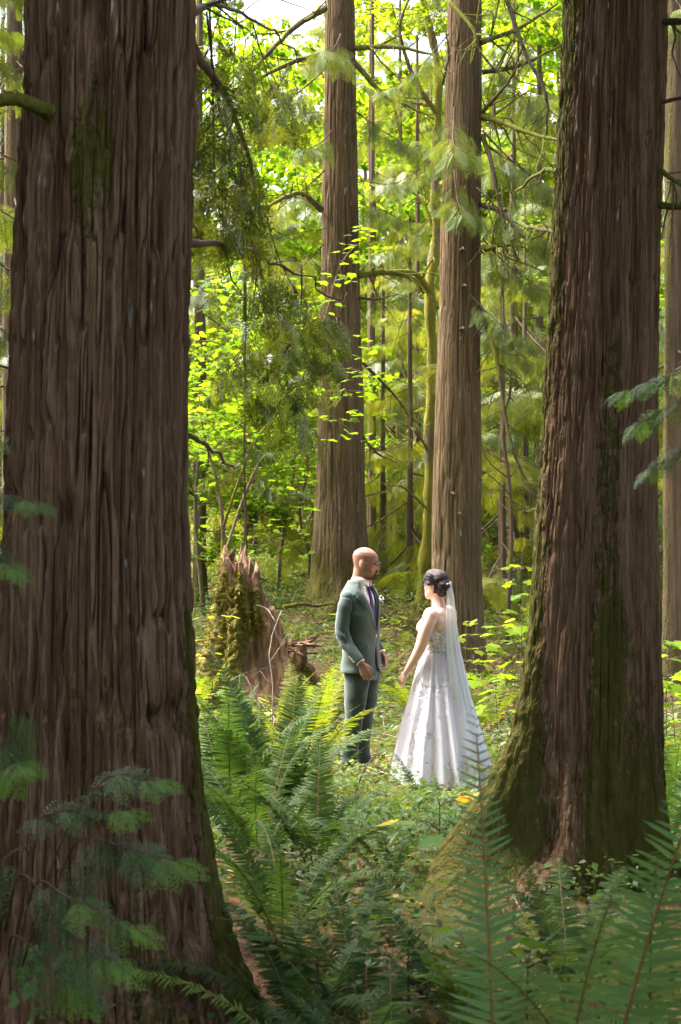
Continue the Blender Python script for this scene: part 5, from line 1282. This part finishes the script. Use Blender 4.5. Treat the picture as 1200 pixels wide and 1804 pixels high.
for sd in (-1, 1):
    sp = np.array(arms[sd]); sp[0] = (-.018, sd*.156, 1.380)
    C_ = curve_pts([sp[0], sp[1], sp[2], sp[3], sp[3]+(sp[4]-sp[3])*.86], 34); V, F, T3 = tube_arrays(C_, np.interp(np.linspace(0, 1, 34), [0, .12, .35, .55, .8, 1], [.056, .062, .056, .053, .046, .041]), 32)
    cen = np.repeat(C_, 32, 0); d_ = V[:-2]-cen; tt = np.repeat(np.linspace(0, 1, 34), 32)
    wr = (fbm(np.stack([V[:-2, 0]*9+sd, V[:-2, 1]*9, V[:-2, 2]*22], -1), 2)*.10-.16*np.exp(-(vnoise(np.stack([V[:-2, 0]*10+sd, V[:-2, 1]*10, V[:-2, 2]*20+V[:-2, 0]*14], -1))/.14)**2))*(.35+np.exp(-((tt-.58)/.16)**2))
    V[:-2] = cen+d_*(1+wr)[:, None]
    V = np.concatenate([V, ell((-.018, sd*.146, 1.388), (.060, .066, .056), 20, 12)[0]]); e_ = ell((0, 0, 0), (1, 1, 1), 20, 12); k_ = 34*32+2
    sl = obj('sleeve', new_mesh('sleeve', V, [np.concatenate([F, e_[1]+k_]), np.concatenate([T3, e_[2]+k_])], SUIT, True), jk)
    dirw = C_[-1]-C_[-4]; dirw /= np.linalg.norm(dirw)
    a = Acc(); tube(a, np.array([C_[-1]-dirw*.02, C_[-1]+dirw*.007]), [.037, .037], 20); obj('shirt_cuff', a.mesh('shirt_cuff', WHITE, True), gr)
    if sd < 0:
        for q in range(4):
            b_ = C_[-1]-dirw*(.02+.017*q); a = Acc(); a.add(*ell(b_+np.array([-.024, -.036, -.013]), (.0065, .004, .0065), 10, 6)); obj('button', a.mesh('button', BUTTON, True), jk)
# lapels lie on the jacket along its opening
for sd in (-1, 1):
    P_ = []; zl = np.linspace(1.125, 1.505, 36)
    for z_ in zl:
        o_ = jo(z_)[0 if sd > 0 else 1]; f = (z_-1.125)/.38
        wd = np.interp(f, [0, .25, .66, .70, .74, .80, 1], [.012, .05, .092, .092, .052, .07, .055]); rr = .16
        for t_ in np.linspace(0, 1, 7):
            th = o_-.015+t_*wd/rr*(1.0); x_, y_ = torso(z_, np.array([th]), 1.0); n_ = np.array([math.cos(th), math.sin(th)])
            of = .006+.010*math.sin(math.pi*min(1, t_*1.2))*.6; P_.append((x_[0]+n_[0]*of, sd*(y_[0]+n_[1]*of), z_+.012*t_*f))
    curved_sheet('lapel', P_, 7, 36, SUIT, jk, .003)
x_, y_ = torso(1.07, np.array([.03])); a = Acc(); a.add(*ell((x_[0]+.008, -.004, 1.085), (.005, .010, .010), 12, 8)); obj('button', a.mesh('button', BUTTON, True), jk)
P_ = []
for z_ in np.linspace(.985, 1.03, 6):
    for th in np.linspace(-1.15, -.55, 12):
        x_, y_ = torso(z_, np.array([th])); P_.append((x_[0]+math.cos(th)*(.008), y_[0]+math.sin(th)*.008, z_-.01*(th+.85)))
curved_sheet('pocket_flap', P_, 12, 6, SUIT, jk, .004)
# boutonniere on his left lapel
bt = Acc(); rg = np.random.RandomState(3); x_, y_ = torso(1.36, np.array([.62])); bp = np.array([x_[0]+.02, y_[0]+.012, 1.365])
for k in range(26):
    bt.add(*ell(bp+rg.randn(3)*[.006, .013, .012], (.009, .011, .005), 8, 6, tuple(rg.uniform(0, 3, 3))))
bo = obj('boutonniere', bt.mesh('boutonniere', plain_mat('white_petals', (.82, .82, .80), .6), True), gr)
a = Acc(); a.add(*rhomb(np.tile(bp, (12, 1)), rg.randn(12, 3)*[.3, .7, .8]+[.2, .1, .6], rg.randn(12, 3), rg.uniform(.03, .06, 12), np.full(12, .012)), tint=.4); obj('leaf', a.mesh('leaf', M['broad']), bo)
# trousers and shoes
tro = Acc(); nn_ = 40
tro.add(*loft([(.74, .016, 0, .116, .150), (.80, .016, 0, .120, .156), (.88, .012, 0, .118, .154), (.97, .008, 0, .110, .140)], 44))
for sd in (-1, 1):
    rows = [(.045, -.050+.016*(sd > 0), sd*.085, .072, .060), (.2, -.040, sd*.084, .069, .060), (.45, -.006, sd*.082, .077, .066), (.62, .012, sd*.080, .093, .076), (.78, .018, sd*.076, .110, .080), (.86, .014, sd*.076, .11, .08)]
    tro.add(*loft(rows, 36, sub=6))
tm_ = remesh(tro, 'trousers', .007, TROU, 6)
vv = np.empty(len(tm_.vertices)*3, np.float32); tm_.vertices.foreach_get('co', vv); vv = vv.reshape(-1, 3)
wr = fbm(np.stack([vv[:, 0]*7+vv[:, 2]*3, vv[:, 1]*7, vv[:, 2]*11], -1), 2)*.009+.006*np.abs(vnoise(np.stack([vv[:, 0]*4, vv[:, 1]*4, vv[:, 2]*22], -1)))*sstep(.35, .1, vv[:, 2])
vv[:, 0] += wr; vv[:, 1] += wr*.5*np.sign(vv[:, 1]); tm_.vertices.foreach_set('co', vv.ravel())
obj('trousers', tm_, gr)
for sd in (-1, 1):
    a = Acc(); v, f, t3 = loft([(.0, .035, sd*.088, .150, .046), (.012, .035, sd*.088, .150, .048), (.03, .03, sd*.088, .142, .046), (.055, .0, sd*.087, .105, .041), (.085, -.035, sd*.086, .06, .04), (.11, -.04, sd*.085, .05, .04)], 36)
    a.add(v, f, t3); obj('shoe', a.mesh('shoe', SHOE, True), gr)

# ---- bride
YB = 11.0; bxw = X(772, YB)
br = empty('person', (bxw, YB, gz(bxw, YB)+.015), 'bride in pale lace gown with long white veil seen from behind', 'person')
br.rotation_euler = (0, 0, R(146))
body = Acc()
HB = Matrix.Translation((.025, 0, 1.405)) @ Euler((R(0), R(2), R(-12))).to_matrix().to_4x4() @ Matrix.Scale(.93, 4)
hv, hf, ht = head_arrays(fem=1.0); body.add(xf(hv, HB), hf, ht)
for sd in (-1, 1):
    body.add(xf(ell((-.010, sd*.071, .105), (.016, .008, .029), 14, 10, (0, R(-12), R(sd*18)))[0], HB), *ell((0, 0, 0), (1, 1, 1), 14, 10)[1:])
body.add(*loft([(1.27, -.02, 0, .070, .10), (1.335, -.012, 0, .056, .066), (1.39, .002, 0, .050, .050), (1.45, .016, 0, .050, .047), (1.50, .02, 0, .05, .046)], 32))
body.add(*loft([(.82, -.01, 0, .125, .170), (.92, -.005, 0, .112, .158), (1.02, 0, 0, .094, .126), (1.10, .004, 0, .098, .130), (1.18, .008, 0, .108, .146), (1.25, -.002, 0, .100, .156), (1.30, -.014, 0, .084, .150), (1.335, -.020, 0, .060, .105)], 44))
for sd in (-1, 1):
    body.add(*ell((.075, sd*.068, 1.185), (.072, .066, .068)))
    body.add(*ell((-.055, sd*.075, 1.23), (.045, .058, .075)))
armB = {1: [(-.018, .142, 1.292), (.0, .182, 1.19), (.035, .205, 1.055), (.095, .205, .945), (.168, .200, .845)], -1: [(-.018, -.142, 1.292), (.0, -.182, 1.19), (.03, -.205, 1.055), (.10, -.195, .95), (.17, -.18, .85)]}
for sd in (-1, 1):
    chain(body, armB[sd], [.058, .055, .048, .041, .035, .025], 16, 26)
hand(body, armB[1][-1], (.55, .0, -.83), (.3, .95, .1), -1, 15, .92, 9)
hand(body, armB[-1][-1], (.55, .0, -.83), (.3, -.95, .1), 1, 18, .92, 6)
for sd in (-1, 1):
    chain(body, [(0, sd*.085, .86), (.01, sd*.085, .47), (-.02, sd*.085, .09)], [.095, .055, .036], 14, 20); body.add(*ell((.04, sd*.085, .035), (.10, .036, .03)))
obj('body', remesh(body, 'body', .0048, SK2, 4), br)
for sd in (-1, 1):
    a = Acc(); v, f, t3 = ell((.079, sd*.031, .1185), (.0095, .0125, .0075)); a.add(xf(v, HB), f, t3); obj('eye', a.mesh('eye', bpy.data.materials['eye'], True), br)
    a = Acc(); q = [(.098-abs(y_-.03)*.25, sd*y_, .137) for y_ in (.014, .03, .048)]; tube(a, xf(curve_pts(q, 7), HB), .0022, 5); obj('eyebrow', a.mesh('eyebrow', BEARD, True), br)
    a = Acc(); v, f, t3 = ell((.004, sd*.082, .062), (.006, .006, .008), 10, 8); a.add(xf(v, HB), f, t3); tube(a, xf([(.0, sd*.080, .085), (.004, sd*.082, .066)], HB), .0015, 5); obj('earring', a.mesh('earring', plain_mat('pearl', (.85, .85, .82), .25, .6), True), br)
# hair: swept back into a low bun
m, n, out = mat_new('dark_hair_with_grey'); v_ = mapped(n, (16, 60, 75), loc=(0, 0, 0)); h1 = noise(n, v_, 1.0, 3, .6, .5)
ch = ramp(n, h1, [(.35, (.016, .012, .013)), (.54, (.040, .032, .033)), (.64, (.09, .082, .085)), (.76, (.22, .21, .22))])
finish(n, out, ch, .7, bump(n, h1, .5, .004), .2); HAIR = m
ha = Acc()
nu, nv = 60, 40; TH, Z = np.meshgrid(np.linspace(0, 2*np.pi, nu, endpoint=False), np.linspace(.055, .2305, nv)); 
c_ = np.cos(TH); offh = .014*np.clip(1.2-.9*np.maximum(c_, 0)*sstep(.21, .12, Z)*2, -.6, 1)-.03*np.maximum(c_-.35, 0)*sstep(.205, .16, Z)*2
offh = np.where((c_ > -.45) & (Z < .112-.02*c_), -.03, offh)
offh = np.where((c_ > .12) & (Z < .16-.02*(1-c_)), -.025, offh)
V = head_pts(TH, Z, 0, 1); V[..., :2] *= 1; cen = np.stack([0*Z-.005, 0*Z, Z*.6+.05], -1); dn = V-cen; dn /= np.linalg.norm(dn, axis=-1)[..., None]; V = V+dn*offh[..., None]
V = V.reshape(-1, 3); F = grid_faces(nu, nv, True); top = len(V); V = np.concatenate([V, [[-.01, 0, .252]], [[-.03, 0, .06]]]); j = np.arange(nu); k = (j+1) % nu
ha.add(xf(V, HB), F, np.concatenate([np.stack([(nv-1)*nu+j, (nv-1)*nu+k, np.full(nu, top)], -1), np.stack([k, j, np.full(nu, top+1)], -1)]))
for c_e, r_e in (((-.050, 0, .165), (.080, .080, .078)), ((-.098, 0, .108), (.054, .066, .066)), ((-.080, 0, .060), (.046, .056, .042)), ((.008, 0, .192), (.084, .070, .060))):
    v, f, t3 = ell(c_e, r_e); ha.add(xf(v, HB), f, t3)
hair = obj('hair', remesh(ha, 'hair', .005, HAIR, 5), br)
rg = np.random.RandomState(8); a = Acc()
for sd in (-1, 1):       # loose strands
    for (x0, dx) in ((.066, .012), (.055, .0)):
        q = [(x0-.02, sd*.060, .185), (x0, sd*.073, .15), (x0+dx, sd*.077, .11), (x0+dx-.008, sd*.076, .07), (x0+dx+.006, sd*.074, .035)]
        tube(a, xf(curve_pts(q, 14), HB), np.interp(np.linspace(0, 1, 14), [0, .3, 1], [.004, .0045, .0015]), 6)
for k in range(46):      # combed locks along the swept-back hair
    sd = rg.choice((-1, 1)); z0 = rg.uniform(.13, .22); y0 = sd*rg.uniform(.02, .07)
    th0 = rg.uniform(.3, 1.2)*sd; p0 = head_pts(np.array([th0]), np.array([z0]), .014, 1)[0]; p1 = head_pts(np.array([1.9*sd]), np.array([z0*.92]), .02, 1)[0]; p2 = np.array([-.115, sd*rg.uniform(0, .05), .12+rg.randn()*.025])
    p1 = p1+np.array([0, sd*.004, .006]); tube(a, xf(curve_pts([p0, (p0+p1)/2+[0, sd*.010, .01], p1, p2], 14), HB), np.interp(np.linspace(0, 1, 14), [0, .5, 1], [.002, .0034, .002]), 5)
obj('strand', a.mesh('strand', HAIR, True), hair)
# bodice with embroidered lace over a blush lining
m, n, out = mat_new('lace_bodice'); v_ = mapped(n, (1, 1, 1)); w1 = nd(n, 'ShaderNodeTexVoronoi', Scale=17.0, feature='DISTANCE_TO_EDGE'); n.links.new(v_, w1.inputs['Vector'])
w2 = noise(n, v_, 30, 2, .5, 2.5); lm = ramp(n, w1.outputs[0], [(.035, (1, 1, 1)), (.06, (0, 0, 0))]); lm2 = ramp(n, w2, [(.53, (0, 0, 0)), (.56, (1, 1, 1))])
msk = mth(n, 'MAXIMUM', lm, lm2); cl = mixc(n, msk, (.52, .42, .40), (.84, .83, .84)); finish(n, out, cl, .7, bump(n, msk, .6, .004), .2); LACE = m
def bod(z, th):
    T_ = np.array([(1.0, 0, .100, .133), (1.06, .003, .101, .133), (1.12, .008, .108, .142), (1.18, .010, .114, .152), (1.24, .004, .110, .158), (1.29, -.01, .098, .156)])
    cx_, rx, ry = (np.interp(z, T_[:, 0], T_[:, i_]) for i_ in (1, 2, 3)); c, s = np.cos(th), np.sin(th); x_ = cx_+rx*c; y_ = ry*s
    bu = np.exp(-((z-1.185)/.052)**2)*(np.exp(-((y_-.068)/.052)**2)+np.exp(-((y_+.068)/.052)**2))*(c > 0)*np.clip(c*1.8, 0, 1)
    return x_+.040*bu, y_+.006*bu*np.sign(y_)
P_ = []; nu, nv = 96, 34; th = np.linspace(0, 2*np.pi, nu)
topz = 1.165+.085*np.clip(np.cos(th)+.35, 0, 1)**.8-.025*np.exp(-(((th+np.pi) % (2*np.pi)-np.pi)/.22)**2)
for v_ in np.linspace(0, 1, nv):
    z_ = 1.0+(topz-1.0)*v_; x_, y_ = bod(z_, th); P_.append(np.stack([x_, y_, z_], -1))
curved_sheet('bodice', P_, nu, nv, LACE, br, .004)
a = Acc(); th = np.linspace(0, 2*np.pi, 49)[:-1]
SASH = cloth_mat('grey_satin_sash', (.42, .42, .46), 200, .05, .4)
P_ = [np.stack([.104*np.cos(np.linspace(0, 2*np.pi, 60)), .137*np.sin(np.linspace(0, 2*np.pi, 60)), 0*np.linspace(0, 1, 60)+z_], -1) for z_ in (.998, 1.006, 1.014)]
sash = curved_sheet('sash', P_, 60, 3, SASH, br, .003)
for k, dy in enumerate((.0, .018)):
    P_ = [(-.108-.03*u_-.045*u_*u_-.002*k+s_*0, .055+dy*u_+s_*.008+.012*math.sin(u_*5+k), 1.0-u_*(.30+.08*k)) for u_ in np.linspace(0, 1, 14) for s_ in (-1, 0, 1)]
    curved_sheet('ribbon', P_, 3, 14, SASH, sash, .0015)
# skirt: gathered at the waist, folds growing to the hem, longer at the back
m, n, out = mat_new('tulle_skirt'); v_ = mapped(n, (1, 1, 1)); a_ = noise(n, v_, 9, 3); c = mixc(n, a_, (.77, .79, .93), (.84, .85, .95))
d_ = n.nodes.new('ShaderNodeBsdfDiffuse'); n.links.new(c, d_.inputs['Color']); t_ = n.nodes.new('ShaderNodeBsdfTranslucent'); t_.inputs['Color'].default_value = (.80, .78, .84, 1)
s_ = n.nodes.new('ShaderNodeMixShader'); s_.inputs[0].default_value = .42; n.links.new(d_.outputs[0], s_.inputs[1]); n.links.new(t_.outputs[0], s_.inputs[2])
n.links.new(bump(n, noise(n, mapped(n, (60, 60, 4)), 1.0, 2), .25, .004), d_.inputs['Normal']); n.links.new(s_.outputs[0], out.inputs['Surface']); TULLE = m
def skirt(th, u):
    """u 0 waist .. 1 hem"""
    z = 1.005*(1-u)+.012*u; prof = u**.80
    rx = .103+(.272+.07*np.clip(-np.cos(th), 0, 1)**1.5)*prof; ry = .136+.215*prof
    ph = th*1.0+.18*vnoise(np.stack([np.cos(th)*1.5, np.sin(th)*1.5, u*1.2+0*th], -1))
    amp = .004+.021*u**1.0
    f = .8*np.cos(ph*15+1.9*np.sin(ph*3)+1.5*u*np.sin(ph*5))+.25*np.cos(ph*31+2+2*np.sin(ph*2))+1.0*vnoise(np.stack([np.cos(th)*5, np.sin(th)*5, u*1.5+0*th], -1))
    k = amp*f; return np.stack([(rx+k)*np.cos(th)-.01*u, (ry+k)*np.sin(th), z+0*th+.006*np.cos(ph*15)*sstep(.9, 1, u)], -1)
nu, nv = 360, 60; TH, U = np.meshgrid(np.linspace(0, 2*np.pi, nu, endpoint=False), np.linspace(0, 1, nv))
sk = obj('skirt', new_mesh('skirt', skirt(TH, U).reshape(-1, 3), grid_faces(nu, nv, True), TULLE, True), br)
# embroidered flowers and leaf scrolls on the skirt
LACET = TULLE.copy(); LACET.name = 'white_lace_on_tulle'
for q_ in LACET.node_tree.nodes:
    if q_.type == 'MIX': q_.inputs[6].default_value = (.84, .85, .93, 1); q_.inputs[7].default_value = (.90, .90, .95, 1)
    if q_.type == 'BSDF_TRANSLUCENT': q_.inputs['Color'].default_value = (.90, .90, .94, 1)
LACEW = plain_mat('white_lace', (.80, .81, .90), .7, .2, .06, 120, .4, .002)
rg = np.random.RandomState(21)
def skirt_patch(acc, th0, u0, shape, rot, size):
    """map a flat outline (x,y fan) onto the skirt a little proud of it"""
    e = 1e-3; p0 = skirt(np.array([th0]), np.array([u0]))[0]; r_ = math.hypot(p0[0], p0[1]); c, s = math.cos(rot), math.sin(rot)
    q = np.array(shape)*size; x_ = q[:, 0]*c-q[:, 1]*s; y_ = q[:, 0]*s+q[:, 1]*c
    th = th0+x_/r_; u = np.clip(u0-y_/1.0, .01, .985); P_ = skirt(th, u); nrm = np.stack([np.cos(th), np.sin(th), 0*th+.3], -1)
    P_ = P_+nrm*.0028; k = len(q); acc.add(P_, np.array([[0, i, i+1] for i in range(1, k-1)]))
petal = [(.08, 0)]+[(math.cos(t_)*(.30+.05*math.cos(t_*6))+.60, math.sin(t_)*(.22+.04*math.cos(t_*6))) for t_ in np.linspace(2.5, -2.5, 12)]
leafs = [(0, 0), (.3, .13), (.65, .12), (1, 0), (.65, -.1), (.3, -.12)]
for k in range(46):
    th0 = rg.uniform(0, 6.283) if k > 24 else rg.uniform(.9, 3.4); u0 = rg.uniform(.14, .86) if k > 4 else rg.uniform(.16, .34); a = Acc()
    s_ = rg.uniform(.032, .058)
    for ring, np_, sc in ((0, 7, 1.0), (1, 5, .55)):
        for q in range(np_): skirt_patch(a, th0, u0, petal, q*6.283/np_+ring*.4+rg.randn()*.1, s_*sc)
    for q in range(6):
        ang = rg.uniform(0, 6.283); d_ = rg.uniform(.6, 1.3)*s_
        r_ = math.hypot(*skirt(np.array([th0]), np.array([u0]))[0][:2]); skirt_patch(a, th0+math.cos(ang)*d_/r_, min(.96, max(.03, u0-math.sin(ang)*d_)), leafs, ang+rg.randn()*.4, s_*rg.uniform(.8, 1.4))
    obj('lace_flower', a.mesh('lace_flower', LACET), sk)
# veil
m, n, out = mat_new('veil_tulle'); tr_ = n.nodes.new('ShaderNodeBsdfTransparent'); d_ = n.nodes.new('ShaderNodeBsdfDiffuse'); d_.inputs['Color'].default_value = (.86, .88, .90, 1)
t_ = n.nodes.new('ShaderNodeBsdfTranslucent'); t_.inputs['Color'].default_value = (.86, .88, .90, 1); s0 = n.nodes.new('ShaderNodeMixShader'); s0.inputs[0].default_value = .4
n.links.new(d_.outputs[0], s0.inputs[1]); n.links.new(t_.outputs[0], s0.inputs[2]); s_ = n.nodes.new('ShaderNodeMixShader')
lw = nd(n, 'ShaderNodeLayerWeight', Blend=.35); n.links.new(mth(n, 'ADD', mth(n, 'MULTIPLY', lw.outputs['Facing'], .18), .80, True), s_.inputs[0])
n.links.new(tr_.outputs[0], s_.inputs[1]); n.links.new(s0.outputs[0], s_.inputs[2]); n.links.new(s_.outputs[0], out.inputs['Surface']); VEILM = m
nu, nv = 90, 80; P_ = []
hc = np.array(HB @ Vector((-.150, 0, .125)))
for v_ in np.linspace(0, 1, nv):
    z_ = hc[2]+(.03-hc[2])*v_; xb = np.interp(v_, [0, .06, .2, .35, .7, 1], [hc[0], hc[0]-.022, -.15, -.185, -.31, -.42]); hw = np.interp(v_, [0, .05, .2, .5, 1], [.030, .042, .075, .12, .20])
    s_ = np.linspace(-1, 1, nu); fo = np.sin(s_*15+v_*1.5)*.013*(.3+v_)+.006*np.sin(s_*31)*(.5+v_)
    bow = np.interp(v_, [0, .2, .5, 1], [.02, .035, .06, .16])
    P_.append(np.stack([xb+bow*s_**2+fo, s_*hw+.01*np.sin(v_*4), 0*s_+z_+(.02*(1-s_**2) if v_ == 0 else 0)-.015*v_*np.cos(s_*9)*(v_ > .9)], -1))
ve = obj('veil', new_mesh('veil', np.array(P_).reshape(-1, 3), grid_faces(nu, nv), VEILM, True), br)
a = Acc(); tube(a, np.array([hc+[0, -.025, .0], hc+[.004, 0, .006], hc+[0, .025, .0]]), .004, 8); obj('comb', a.mesh('comb', LACEW, True), ve)
